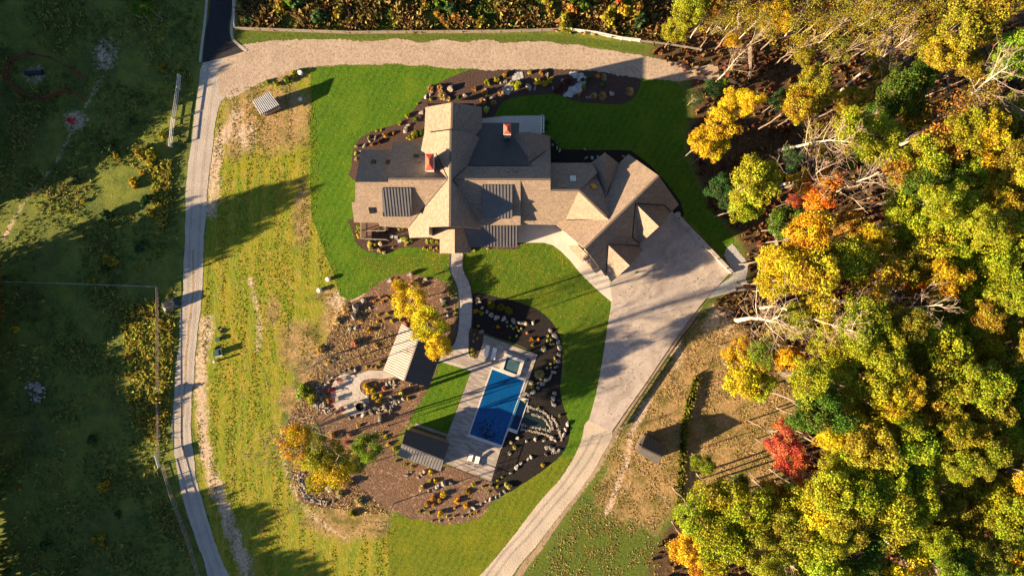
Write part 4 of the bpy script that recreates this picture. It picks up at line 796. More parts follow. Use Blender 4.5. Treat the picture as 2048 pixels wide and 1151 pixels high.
# round pen
pen = empty('round_pen', P(95, 160)); tag(pen, 'large round pen of rusty red metal panels in the dark pasture', 'pen')
pp = [(174, 162), (143, 137), (110, 120), (68, 110), (25, 127), (18, 160), (52, 192), (92, 200), (143, 182), (174, 202)]
for a, c in zip(pp, pp[1:]):
    bm = bmesh.new(); A, B = P(*a), P(*c); n = max(1, round((B - A).length / 3.0))
    for z in (0.3, 0.7, 1.1, 1.5): bar(bm, A + Vector((0, 0, z)), B + Vector((0, 0, z)), 0.09)
    for i in range(n + 1): q = A.lerp(B, i / n); box(bm, (q.x, q.y, 0.8), (0.11, 0.11, 1.6))
    bm_obj('panel', bm, 'rust_red', pen)
# trough in the pen
bm = bmesh.new(); c = P(71, 147); 
tube(bm, [c + Vector((-1.4, 0, 0.35)), c + Vector((1.4, 0.12, 0.35))], 0.45, 10); box(bm, (c.x - 1.0, c.y, 0.1), (0.3, 0.9, 0.2)); box(bm, (c.x + 1.0, c.y + 0.1, 0.1), (0.3, 0.9, 0.2))
tag(bm_obj('feed_trough', bm, 'blue_dark'), 'long dark blue feed trough standing inside the round pen', 'trough')
# red wheelbarrow-like cart
ct = empty('garden_cart', P(147, 243)); tag(ct, 'small bright red cart on the trodden patch in the pasture', 'cart')
bm = bmesh.new(); c = P(147, 243); box(bm, (c.x, c.y, 0.55), (1.1, 0.75, 0.06), -0.35)
for s in (-1, 1): box(bm, Vector((c.x, c.y, 0.72)) + Matrix.Rotation(-0.35, 3, 'Z') @ Vector((0, s * 0.36, 0)), (1.1, 0.05, 0.34), -0.35); box(bm, Vector((c.x, c.y, 0.72)) + Matrix.Rotation(-0.35, 3, 'Z') @ Vector((s * 0.54, 0, 0)), (0.05, 0.75, 0.34), -0.35)
bm_obj('tray', bm, 'bright_red', ct)
for s in (-1, 1):
    bm = bmesh.new(); q = Vector((c.x, c.y, 0.25)) + Matrix.Rotation(-0.35, 3, 'Z') @ Vector((0.1, s * 0.42, 0)); tube(bm, [q + Vector((0, -0.05, 0)), q + Vector((0, 0.05, 0))], 0.25, 12); bm_obj('wheel', bm, 'trim_dark', ct)
bm = bmesh.new(); bar(bm, (c.x + 0.5, c.y - 0.2, 0.55), (c.x + 1.2, c.y - 0.45, 0.8), 0.05); bm_obj('handle', bm, 'white_paint', ct)
# tarp covered trailer beside the road
tr = empty('trailer', P(346, 608)); tag(tr, 'small trailer under a black tarp beside the left gravel road', 'trailer'); c = P(346, 608)
bm = bmesh.new(); vs = []
Rz = Matrix.Rotation(0.4, 3, 'Z')
for z, sx, sy in ((0.35, 1.3, 0.85), (1.0, 1.25, 0.8), (1.35, 0.9, 0.45)):
    vs.append([bm.verts.new(c + Vector((0, 0, z)) + Rz @ Vector((x * sx + 0.1 * math.sin(7 * z + x), y * sy, 0.08 * math.sin(5 * x + 3 * y)))) for x, y in ((-1, -1), (0, -1.1), (1, -1), (1.05, 0), (1, 1), (0, 1.08), (-1, 1), (-1.06, 0))])
for a, d in zip(vs, vs[1:]):
    for k in range(8): bm.faces.new((a[k], a[(k + 1) % 8], d[(k + 1) % 8], d[k]))
bm.faces.new(vs[-1]); bm_obj('tarp', bm, 'black_tarp', tr)
for s in (-1, 1): bm = bmesh.new(); q = c + Rz @ Vector((0, s * 0.9, 0.3)); tube(bm, [q - Rz @ Vector((0, 0.08, 0)), q + Rz @ Vector((0, 0.08, 0))], 0.3, 12); bm_obj('wheel', bm, 'trim_dark', tr)
bm = bmesh.new(); bar(bm, c + Rz @ Vector((1.2, 0, 0.4)), c + Rz @ Vector((2.3, 0, 0.45)), 0.1); bm_obj('tow_bar', bm, 'steel', tr)
# utility things on the meadow
ub = empty('utility_box', P(437, 705)); tag(ub, 'dark green utility box standing on the meadow by the road', 'utility box'); c = P(437, 705)
bm = bmesh.new(); box(bm, (c.x, c.y, 0.5), (0.8, 0.9, 1.0), 0.15); bm_obj('cabinet', bm, 'green_box', ub); bm = bmesh.new(); box(bm, (c.x, c.y, 1.03), (0.9, 1.0, 0.08), 0.15); bm_obj('lid', bm, 'teal_lid', ub); bm = bmesh.new(); box(bm, (c.x, c.y, 0.06), (1.2, 1.3, 0.12), 0.15); bm_obj('base', bm, 'concrete_pale', ub)
bm = bmesh.new(); c = P(433, 722); box(bm, (c.x, c.y, 0.55), (0.22, 0.22, 1.1)); box(bm, (c.x, c.y, 1.12), (0.3, 0.3, 0.08)); box(bm, (c.x, c.y, 0.85), (0.3, 0.26, 0.3)); tag(bm_obj('meter_post', bm, 'fence_white'), 'short pale meter post just below the green utility box', 'post')
bm = bmesh.new(); c = P(437, 678); disc(bm, c, 0.3, 0.45, 10, 0.36); disc(bm, c + Vector((0, 0, 0.45)), 0.42, 0.06, 10); tag(bm_obj('bucket', bm, 'teal_lid'), 'teal bucket standing just above the green utility box', 'bucket')
for (x, y, lab) in ((640, 580, 'white domed well cap on the dry grass, the lower left of two'), (657.5, 558, 'white domed well cap at the lawn corner, the upper right of two')):
    o = empty('well_cap', P(x, y)); tag(o, lab, 'well cap', 'domed caps on the meadow'); c = P(x, y); bm = bmesh.new(); disc(bm, c, 0.34, 0.5, 16); bm_obj('casing', bm, 'pipe_white', o)
    bm = bmesh.new(); disc(bm, c + Vector((0, 0, 0.5)), 0.40, 0.10, 16, 0.36); disc(bm, c + Vector((0, 0, 0.6)), 0.36, 0.10, 16, 0.18); bm_obj('lid', bm, 'pipe_white', o)
bm = bmesh.new(); c = P(602, 147); disc(bm, c, 0.36, 0.6, 14); disc(bm, c + Vector((0, 0, 0.6)), 0.42, 0.1, 14, 0.3); tag(bm_obj('barrel', bm, 'pipe_white'), 'white barrel standing alone near the gravel lane above the shed', 'barrel')
bm = bmesh.new(); c = P(602, 199); box(bm, (c.x, c.y, 0.25), (0.5, 0.4, 0.5), 0.4); box(bm, (c.x, c.y, 0.52), (0.58, 0.48, 0.06), 0.4); tag(bm_obj('crate', bm, 'fence_white'), 'small pale crate lying right of the white roofed shed', 'crate')
tufts('tall_grass', [([(1398, 750), (1388, 790), (1375, 840), (1368, 900), (1364, 960), (1360, 1005), (1354, 1004), (1357, 955), (1360, 900), (1365, 838), (1378, 788), (1390, 750)], 1)], 800, 0.4, 0.95, 0.22, (0.20, 0.20, 0.03), label='narrow strip of tall grass running down the tan field beside the black cabin', seed=17, lean=0.7)
# stepping stones, flagstone steps
for i, (x, y) in enumerate(((783, 472.5), (792, 475), (799, 482))):
    bm = bmesh.new(); c = P(x, y); box(bm, (c.x, c.y, 0.06), (0.55, 0.5, 0.10), -0.4 + 0.3 * i); box(bm, (c.x + 0.02, c.y, 0.03), (0.62, 0.56, 0.06), -0.35 + 0.3 * i)
    tag(bm_obj('stepping_stone', bm, 'flagstone'), ('square grey stepping stone right at the foot of the porch stairs', 'square grey stepping stone in the middle of three by the porch stairs', 'square grey stepping stone farthest from the porch stairs')[i], 'stepping stone', 'stepping stones by the porch')
def flag_path(label, pts, w, n, seed):
    r = random.Random(seed); q = smooth_poly(pts, 2, False); bm = bmesh.new()
    for k in range(n):
        p = q[r.randrange(len(q))]; c = P(p[0] + r.uniform(-w, w), p[1] + r.uniform(-w * 0.6, w * 0.6)); m = r.randint(5, 7); s = r.uniform(0.25, 0.55); z = 0.06 + 0.05 * r.random(); a0 = r.random() * 6
        top = [bm.verts.new(c + Vector((math.cos(a0 + j * math.tau / m) * s * r.uniform(0.7, 1), math.sin(a0 + j * math.tau / m) * s * r.uniform(0.7, 1), z))) for j in range(m)]; bot = [bm.verts.new((v.co.x, v.co.y, 0.02)) for v in top]
        bm.faces.new(top)
        for j in range(m): bm.faces.new((top[j], bot[j], bot[(j + 1) % m], top[(j + 1) % m]))
    tag(bm_obj('flagstone_path', bm, 'flagstone'), label, 'stone path', kind='stuff')
flag_path('curved grey flagstone steps right of the golden shrub in the back garden', [(1147, 148), (1160, 152), (1162, 165), (1155, 178), (1135, 188)], 7, 90, 1)
flag_path('grey flagstone steps left of the golden shrub in the back garden', [(1040, 148), (1030, 160), (1022, 172), (1012, 182)], 7, 60, 2)

# ------------------------------------------------------------------ trees, shrubs, rocks: prototypes
def crown_mesh(name, seed, K=55, n=120, leaf=0.34, R=4.5, zs=0.85, open_=0.0):
    r = np.random.default_rng(seed); ph = r.random(4) * 6.28; cs, rc = [], []
    while len(cs) < K:
        d = r.normal(size=3); d /= np.linalg.norm(d)
        if d[2] < -0.45: continue
        az = math.atan2(d[1], d[0]); lob = 1 + 0.16 * math.sin(3 * az + ph[0]) + 0.12 * math.sin(5 * az + ph[1]) + 0.08 * math.sin(2 * d[2] * 3 + ph[2])
        rad = R * lob * (0.35 + 0.53 * r.random() ** 0.45); cs.append(d * rad * [1, 1, zs]); rc.append(R * r.uniform(0.17, 0.31))
    cs = np.array(cs); rc = np.array(rc); cl = np.repeat(np.arange(K), n); m = len(cl)
    d = r.normal(size=(m, 3)); d[:, 2] += 0.25; d /= np.linalg.norm(d, axis=1)[:, None]
    pos = cs[cl] + d * (rc[cl] * (0.45 + 0.6 * r.random(m) ** 0.6))[:, None] * [1, 1, 0.8]
    nrm = d + r.normal(0, 0.75, (m, 3)); nrm /= np.linalg.norm(nrm, axis=1)[:, None]
    return leaf_quads(name, pos, nrm, leaf, r, cl, K)
def leaf_quads(name, pos, nrm, leaf, r, cl, K):
    m = len(pos); t = np.cross(nrm, r.normal(size=(m, 3))); t /= np.linalg.norm(t, axis=1)[:, None]; bt = np.cross(nrm, t)
    s = leaf * (0.55 + 0.8 * r.random(m))[:, None]; a, c = t * s / 2, bt * s * 0.36
    V = np.stack([pos - a, pos + c + a * 0.1, pos + a, pos - c + a * 0.1], 1).reshape(-1, 3); F = np.arange(m * 4).reshape(m, 4)
    return np_mesh(name, V, F, {'leaf_rnd': r.random(m), 'bough_rnd': r.random(K)[cl]})
CROWN = [crown_mesh('crown', 20 + i, K=60 + 6 * (i % 3), n=150, leaf=0.32, zs=0.8 + 0.08 * (i % 3)) for i in range(7)]
THIN = [crown_mesh('crown', 60 + i, K=50, n=30, leaf=0.26, zs=1.1) for i in range(3)]
SPARSE = [crown_mesh('crown', 50 + i, K=50, n=64, leaf=0.26, zs=1.15) for i in range(3)]
for me in CROWN + SPARSE + THIN: me.materials.append(M['leaves'])
def branch(bm, p, d, L, r0, depth, rnd, tips=None, bend=0.25, up=0.15):
    pts, rad = [p.copy()], [r0]; q = p.copy(); dd = d.normalized(); k = 4 if depth < 2 else 3
    for i in range(k):
        dd = (dd + Vector((rnd.gauss(0, bend), rnd.gauss(0, bend), rnd.gauss(0, bend) + up)) * 0.5).normalized(); q = q + dd * (L / k); pts.append(q.copy()); rad.append(max(0.012, r0 * (1 - 0.72 * (i + 1) / k)))
    tube(bm, pts, rad, 5 if depth == 0 else (4 if depth == 1 else 3), False)
    return pts, rad
def bare_mesh(name, seed, h=20.0, r0=0.22, crown=0.42, nb=20, spread=0.27):
    rnd = random.Random(seed); bm = bmesh.new(); tw = bmesh.new(); pts, rad = [], []; q = Vector((0, 0, 0)); dv = Vector((rnd.gauss(0, 0.05), rnd.gauss(0, 0.05), 1))
    n = 14
    for i in range(n + 1): pts.append(q.copy()); rad.append(r0 * (1 - 0.92 * i / n) + 0.015); dv = (dv + Vector((rnd.gauss(0, 0.045), rnd.gauss(0, 0.045), 0.08))).normalized(); q = q + dv * h / n
    tube(bm, pts, rad, 8, False)
    for k in range(nb):
        t = crown + (1 - crown) * (k + rnd.random()) / nb * 0.98; i = min(n - 1, int(t * n)); p = pts[i].lerp(pts[i + 1], t * n - i); a = k * 2.4 + rnd.random()
        L = h * spread * (1.3 - t) * rnd.uniform(0.6, 1.35); d = Vector((math.cos(a), math.sin(a), rnd.uniform(0.5, 1.3))); bp, br = branch(bm, p, d, L, max(0.025, rad[i] * 0.33), 1, rnd, bend=0.25, up=0.25)
        for s in range(5):
            j = rnd.randint(1, len(bp) - 1); d2 = ((bp[j] - bp[j - 1]).normalized() + Vector((rnd.gauss(0, 0.6), rnd.gauss(0, 0.6), rnd.gauss(0.1, 0.4)))).normalized(); cp, cr = branch(tw, bp[j], d2, L * rnd.uniform(0.3, 0.6), max(0.022, br[j] * 0.45), 2, rnd, bend=0.22, up=0.22)
            for _ in range(3):
                jj = rnd.randint(1, len(cp) - 1); d3 = (d2 + Vector((rnd.gauss(0, 0.7), rnd.gauss(0, 0.7), rnd.gauss(0.1, 0.4)))).normalized(); branch(tw, cp[jj], d3, L * rnd.uniform(0.12, 0.30), 0.015, 2, rnd, bend=0.22, up=0.22)
    a, c = bpy.data.meshes.new(name), bpy.data.meshes.new(name + '_twigs'); bm.to_mesh(a); bm.free(); tw.to_mesh(c); tw.free(); a.polygons.foreach_set('use_smooth', [True] * len(a.polygons)); a.materials.append(M['bark_pale']); c.materials.append(M['twig']); return a, c
BARE = [bare_mesh('bare_trunk', 70 + i, 20, 0.20, 0.36 + 0.07 * (i % 3), 20 + i) for i in range(5)]
def trunk_mesh(seed):
    rnd = random.Random(seed); bm = bmesh.new(); pts = [Vector((rnd.gauss(0, 0.012 * i), rnd.gauss(0, 0.012 * i), i / 6)) for i in range(7)]; tube(bm, pts, [0.05, 0.042, 0.038, 0.034, 0.03, 0.024, 0.014], 7)
    for k in range(9):
        i = rnd.randint(3, 5); a = k * 2.4 + rnd.random(); q_ = rnd.uniform(0.25, 0.5); e = Vector((math.cos(a) * q_, math.sin(a) * q_, rnd.uniform(0.80, 0.98)))
        m = pts[i].lerp(e, 0.55) + Vector((0, 0, 0.04)); tube(bm, [pts[i], m, e], [0.022, 0.014, 0.006], 5, False)
    me = bpy.data.meshes.new('trunk'); bm.to_mesh(me); bm.free(); me.polygons.foreach_set('use_smooth', [True] * len(me.polygons)); return me
TRUNK = [trunk_mesh(90 + i) for i in range(4)]; TRUNKD = TRUNK
for me in TRUNK: me.materials.append(M['bark_grey'])

COL = {'BY': (0.64, 0.48, 0.02), 'Y': (0.47, 0.37, 0.016), 'YG': (0.29, 0.31, 0.016), 'G': (0.085, 0.15, 0.012), 'LG': (0.19, 0.26, 0.016), 'YO': (0.52, 0.33, 0.014), 'O': (0.58, 0.24, 0.014), 'R': (0.46, 0.085, 0.045), 'DR': (0.13, 0.028, 0.02), 'OL': (0.25, 0.215, 0.018), 'DG': (0.04, 0.085, 0.022), 'PY': (0.52, 0.50, 0.12), 'ST': (0.52, 0.38, 0.17), 'W': (0.55, 0.56, 0.40), 'P': (0.50, 0.21, 0.14), 'GD': (0.36, 0.26, 0.018), 'BO': (0.36, 0.19, 0.03)}
CNAME = {'BY': 'bright yellow', 'Y': 'golden yellow', 'YG': 'yellow-green', 'G': 'green', 'LG': 'bright green', 'YO': 'orange-yellow', 'O': 'orange', 'R': 'red', 'DR': 'dark red', 'OL': 'olive', 'DG': 'dark green', 'PY': 'pale yellow', 'ST': 'straw-coloured', 'W': 'whitish', 'P': 'pink', 'GD': 'old gold', 'BO': 'rusty orange'}
REG = []       # (object, px, py, adjective, noun)
tcount = [0]
def tint(c, r, amt=0.18): return tuple(max(0, x * (1 + r.uniform(-amt, amt))) for x in c)
trnd = random.Random(11)
def tree(px, py, rpx, h, col, sparse=False, zs=1.0, reg=True, bare_frac=None, stretch=None, wide=1.0):
    k = tcount[0]; tcount[0] += 1; zc = max(h - 0.62 * rpx / S, h * 0.5); R = rpx / S * (H - zc) / H; b_ = P(px, py, zc)
    o = empty('tree', (b_.x, b_.y, 0)); o['category'] = 'tree'
    cme = (THIN if sparse == 2 else SPARSE if sparse else CROWN)[k % (3 if sparse else 7)]
    c = bpy.data.objects.new('crown', cme); C.objects.link(c); c.parent = o; c.location = (0, 0, zc); s = R / 4.7; c.scale = (s * trnd.uniform(0.9, 1.1) * wide, s * trnd.uniform(0.9, 1.1), s * zs); c.rotation_euler = (0, 0, trnd.random() * 6.28) if not stretch else (0, 0, stretch)
    cc = COL[col]; f = trnd.uniform(0.85, 1.12); c.color = (*[min(1, x * f) for x in tint(cc, trnd, 0.10)], 1)
    t = bpy.data.objects.new('trunk', TRUNK[k % 4]); C.objects.link(t); t.parent = o; t.scale = (R * 0.95, R * 0.95, zc * 1.02); t.rotation_euler = (0, 0, trnd.random() * 6.28)
    if reg: REG.append([o, px, py, CNAME[col] + ' tree', 'trees of the autumn woods'])
    return o
def bare(bpx, bpy_, tpx, tpy, thick=1.0, leaf=None, sparse_r=0, dark=False):
    k = tcount[0]; tcount[0] += 1; rb, rt = math.hypot(bpx - 1024, bpy_ - 575.5), math.hypot(tpx - 1024, tpy - 575.5); h = H * (1 - rb / max(rt, rb * 1.06)); h = min(max(h, 6), 26)
    b_ = P(bpx, bpy_); o = empty('bare_tree', b_); o['category'] = 'bare tree'; T, W = BARE[k % 5]; s = h / 20
    tp = P(tpx, tpy, h); lean = Vector((tp.x - b_.x, tp.y - b_.y, h)); q = Vector((0, 0, 1)).rotation_difference(lean.normalized())
    if lean.normalized().z < 0.90: q = Vector((0, 0, 1)).slerp(lean.normalized(), 0.5); q = Vector((0, 0, 1)).rotation_difference(q)
    E = (q.to_matrix().to_4x4() @ Matrix.Rotation(trnd.random() * 6.28, 4, 'Z')).to_euler()
    for me, nm in ((T, 'trunk'), (W, 'crown')):  # the crown of a bare tree is its twig mesh, without leaves
        c = bpy.data.objects.new(nm, me); C.objects.link(c); c.parent = o
        if dark: c.material_slots[0].link = 'OBJECT'; c.material_slots[0].material = M['bark_grey']
        c.scale = (s * thick, s * thick, s) if nm == 'trunk' else (s * thick, s * thick, s); c.rotation_euler = E
    if leaf:
        c = bpy.data.objects.new('crown', THIN[k % 3]); C.objects.link(c); c.parent = o; c.location = lean * 0.72; c.scale = (sparse_r / 4.5, sparse_r / 4.5, h * 0.30 / 4.5); c.color = (*COL[leaf], 1); c.rotation_euler = (0, 0, trnd.random() * 6)
    REG.append([o, bpx * 0.4 + tpx * 0.6, bpy_ * 0.4 + tpy * 0.6, ('tall pale bare tree' if h > 12 else 'small bare tree') if not leaf else 'half bare gold-leaved tree', 'leafless trees'])
    return o
# named trees of the garden and the wood's edge
tree(822, 603, 40, 4.8, 'BY', zs=0.45); tree(858, 650, 38, 14, 'BY', zs=1.1); tree(876, 690, 27, 13, 'BY', zs=1.3); tree(798, 570, 17, 4, 'YO')
tree(588, 882, 40, 24, 'YO', zs=0.7); tree(648, 900, 48, 14, 'YG', zs=1.1); tree(668, 935, 40, 13, 'Y', zs=1.2); tree(738, 893, 35, 17, 'LG', zs=1.3); tree(632, 966, 24, 8, 'YG'); tree(612, 918, 30, 14, 'Y', sparse=True); tree(712, 925, 22, 6, 'YG')
tree(1405, 926, 26, 9, 'LG'); tree(1568, 880, 38, 17, 'R'); tree(1580, 920, 34, 16, 'R'); tree(1610, 958, 26, 12, 'O', sparse=True); tree(1430, 175, 22, 5, 'DG'); tree(1450, 165, 9, 5, 'LG')
tree(1390, 195, 22, 6, 'DG', sparse=True)
for a in ((1468, 205, 34, 18, 'Y'), (1500, 205, 30, 19, 'YO'), (1440, 248, 36, 18, 'YO'), (1405, 285, 30, 17, 'YO'), (1430, 295, 28, 16, 'Y'), (1505, 370, 56, 20, 'YG'), (1488, 412, 34, 17, 'YG'), (1540, 350, 28, 17, 'YG'), (1440, 375, 30, 10, 'DG'), (1452, 400, 20, 8, 'DG'),
          (1632, 160, 38, 20, 'OL'), (1600, 205, 40, 19, 'GD'), (1640, 200, 26, 17, 'YG'), (1805, 185, 52, 19, 'G'), (1845, 150, 36, 18, 'G'), (1770, 215, 30, 17, 'G'), (1935, 50, 60, 24, 'OL'), (1890, 110, 42, 22, 'GD'), (1990, 10, 46, 24, 'OL'), (2020, 115, 46, 22, 'LG'), (1940, 130, 30, 20, 'OL'),
          (1640, 380, 44, 17, 'O'), (1600, 365, 26, 14, 'YO'), (1588, 402, 15, 9, 'R'), (1575, 450, 42, 13, 'G'), (1620, 470, 50, 22, 'YO'), (1700, 450, 36, 11, 'BO'), (1690, 520, 58, 23, 'YG'), (1565, 520, 48, 21, 'Y'), (1625, 560, 62, 24, 'Y'), (1545, 565, 38, 19, 'Y'), (1745, 480, 40, 22, 'Y'), (1760, 550, 48, 22, 'GD'),
          (1870, 605, 38, 18, 'BO'), (1835, 565, 34, 18, 'O'), (1490, 742, 52, 13, 'Y'), (1475, 700, 28, 11, 'YO'), (1525, 705, 30, 15, 'LG'), (1520, 770, 36, 12, 'YG'), (1780, 800, 44, 25, 'Y'), (1820, 780, 34, 25, 'Y'), (1590, 640, 40, 17, 'YG'), (1575, 715, 34, 15, 'YO'),
          (1446, 1000, 50, 17, 'YG'), (1392, 1032, 48, 17, 'YG'), (1478, 968, 24, 12, 'G'), (1500, 1020, 52, 19, 'YG'), (1380, 1095, 46, 14, 'YO'), (1440, 1085, 56, 19, 'YG'), (1548, 985, 38, 15, 'GD'), (1800, 1070, 26, 13, 'DR'), (1420, 1145, 40, 15, 'O'), (1520, 1095, 54, 20, 'OL'),
          (1700, 200, 34, 14, 'OL'), (1745, 190, 28, 11, 'OL'), (1668, 300, 34, 13, 'OL'), (1722, 308, 40, 16, 'YG'), (1585, 318, 26, 9, 'DG'), (1850, 88, 36, 18, 'OL'), (1560, 200, 24, 9, 'DG'), (1610, 110, 22, 7, 'OL'), (1760, 125, 30, 12, 'OL'), (1830, 230, 34, 15, 'OL'), (1960, 300, 44, 20, 'OL'), (2020, 240, 44, 20, 'OL'),
          (1370, 28, 36, 13, 'YG'), (1350, 62, 26, 9, 'YG'), (1390, 5, 34, 14, 'YG'), (1427, 12, 20, 13, 'BO'), (1465, 82, 17, 5, 'YO'), (1660, 8, 16, 14, 'R'), (1560, 25, 34, 16, 'GD')):
    tree(*a)
for a in ((1490, 30, 40, 17, 'OL'), (1530, 60, 36, 15, 'OL'), (1600, 25, 42, 18, 'OL'), (1640, 65, 40, 16, 'OL'), (1690, 35, 44, 18, 'OL'), (1740, 70, 40, 16, 'OL'), (1440, 45, 30, 13, 'OL'), (1590, 95, 32, 10, 'GD'), (1680, 105, 32, 10, 'OL'), (1800, 50, 46, 19, 'OL'), (1850, 25, 40, 20, 'OL'), (1760, 15, 36, 20, 'OL'),
          (1890, 230, 55, 20, 'BO'), (1960, 210, 55, 21, 'OL'), (1640, 270, 40, 14, 'OL'), (1540, 690, 40, 12, 'ST')):
    tree(*a, sparse=2)
# fill the inner wood
BLINES = [[(1625, 414), (1765, 340)], [(1800, 290), (2045, 165)], [(1558, 372), (1680, 338)], [(1650, 598), (1860, 590)], [(1520, 616), (1700, 618)], [(1470, 638), (1650, 672)], [(1748, 1058), (1865, 1160)], [(1508, 1045), (1605, 1152)], [(1880, 340), (2010, 290)]]
taken = [(e[1], e[2]) for e in REG]; WOOD = np.array([(1590, 600), (1560, 680), (1580, 760), (1650, 850), (1665, 960), (1580, 1020), (1480, 1070), (1420, 1180), (2080, 1190), (2080, 260), (1980, 250), (1900, 250), (1840, 270), (1760, 240), (1700, 240), (1690, 290), (1780, 330), (1800, 460), (1720, 600)], float)
fr = random.Random(21); tries = 0
while tries < 9000:
    tries += 1; x, y = fr.uniform(1540, 2085), fr.uniform(230, 1195)
    if sdist(np.array([x]), np.array([y]), WOOD)[0] < 4 or min(math.hypot(x - a, y - c_) for a, c_ in taken) < 40 or min(float(ldist(np.array([x]), np.array([y]), l)[0]) for l in BLINES) < 34: continue
    taken.append((x, y)); d = fr.random()
    col = ('YG' if d < 0.56 else 'OL' if d < 0.76 else 'Y' if d < 0.84 else 'GD' if d < 0.87 else 'LG' if d < 0.92 else 'YO' if d < 0.95 else 'BO' if d < 0.975 else 'G')
    tree(x, y, fr.uniform(40, 60), fr.uniform(18, 26), col)
for a in ((1555, 302, 1685, 212, 1.1), (1680, 184, 1800, 92, 1.2), (1800, 290, 2045, 165, 1.5), (1558, 372, 1680, 338, 1.2), (1625, 414, 1765, 340, 1.2), (1470, 638, 1650, 672, 1.4), (1520, 616, 1700, 618, 1.1), (1650, 598, 1860, 590, 1.2), (1748, 1058, 1865, 1160, 1.3), (1508, 1045, 1605, 1152, 1.2), (1428, 168, 1462, 125, 1.6), (1935, 960, 2050, 1040, 1.2), (1505, 582, 1560, 585, 0.8),
          (685, 704, 612, 722, 0.8), (716, 713, 660, 728, 0.55), (690, 742, 640, 760, 0.6), (790, 1005, 756, 1062, 0.6), (690, 830, 585, 908, 1.2), (648, 955, 590, 1010, 0.6), (1880, 340, 2010, 290, 1.0), (1955, 520, 2070, 500, 1.0)):
    bare(*a, dark=(a[0] < 900))
for a in ((1380, 78, 1415, 22, 1.0), (1410, 70, 1460, 10, 1.0), (1478, 78, 1530, 20, 1.0), (1500, 85, 1560, 35, 1.0), (1570, 72, 1650, 5, 1.1), (1605, 66, 1690, -5, 1.1), (1635, 88, 1745, 0, 1.1), (1720, 52, 1805, -8, 1.0), (1985, 32, 2060, -15, 1.1), (1775, 60, 1850, 10, 1.0), (1450, 60, 1490, 12, .9)):
    bare(*a[:4], 0.7, leaf='GD', sparse_r=2.2)
# the belt of tall trees beyond the left edge, which throws the long shadows
def u_end(v):
    prof = [(-120, 900), (150, 640), (220, 440), (275, 370), (320, 250), (338, 180), (340, -400), (528, -400), (530, 400), (545, 480), (556, 330), (568, 470), (578, 480), (590, 330), (610, 215), (645, 205), (665, 90), (700, 30), (735, -20), (760, 80), (800, 0), (845, 40), (870, 110), (900, 60), (915, -10), (980, -10), (1010, 60), (1050, 95), (1105, 170), (1150, 240), (1180, 190), (1215, 180), (1240, 260), (1330, 290), (1500, 300)]
    return float(np.interp(v, [p[0] for p in prof], [p[1] for p in prof]))
v = -120.0; br_ = random.Random(5); per = 12 / math.tan(SUN_EL)
LOWC = [crown_mesh('low_crown', 200 + i, K=44, n=34, leaf=0.62) for i in range(4)]; bV, bF, bn = [], [], 0
while v < 1480:
    for row in (0, 1, 2, 3):
        ue = u_end(v) - row * 50 - br_.uniform(0, 14)
        if row >= 2: ue = min(ue, 130 - 100 * (row - 2)) if u_end(v) > 30 else -999
        if ue < -100: continue
        R = br_.uniform(2.6, 3.6) * (1.6 if row >= 2 else 1); u = -160 - 95 * min(row, 1) - br_.uniform(0, 60); h = (ue - u) / per
        px, py = u * math.cos(SUN_AZ) + v * math.sin(SUN_AZ), -u * math.sin(SUN_AZ) + v * math.cos(SUN_AZ)
        while (G(*P(px, py).xy, h)[0] > -115 and u > -1200): u -= 30; h = (ue - u) / per; px, py = u * math.cos(SUN_AZ) + v * math.sin(SUN_AZ), -u * math.sin(SUN_AZ) + v * math.cos(SUN_AZ)
        if h < 2.5: continue
        b_ = P(px, py); me = LOWC[br_.randrange(4)]; n = len(me.vertices); vv = np.empty(n * 3, np.float32); me.vertices.foreach_get('co', vv); vv = vv.reshape(-1, 3) * [R / 4.0, R / 4.0, h * 0.5 / 3.6] + [b_.x, b_.y, h * 0.52]
        bV.append(vv); bF.append(np.arange(n).reshape(-1, 4) + bn); bn += n
        tt = np.array([[math.cos(q) * 0.25, math.sin(q) * 0.25, z] for z in (0, h * 0.7) for q in (0, 1.57, 3.14, 4.71)]) + [b_.x, b_.y, 0]; bV.append(tt); bF.append(np.array([[k, (k + 1) % 4, 4 + (k + 1) % 4, 4 + k] for k in range(4)]) + bn); bn += 8
    v += 19
o = link_mesh('woodland', np_mesh('woodland', np.concatenate(bV), np.concatenate(bF)), 'leaves'); o.color = (*COL['OL'], 1); tag(o, 'belt of tall woods beyond the left side of the pasture', 'woodland', kind='stuff')
for me in LOWC: bpy.data.meshes.remove(me)
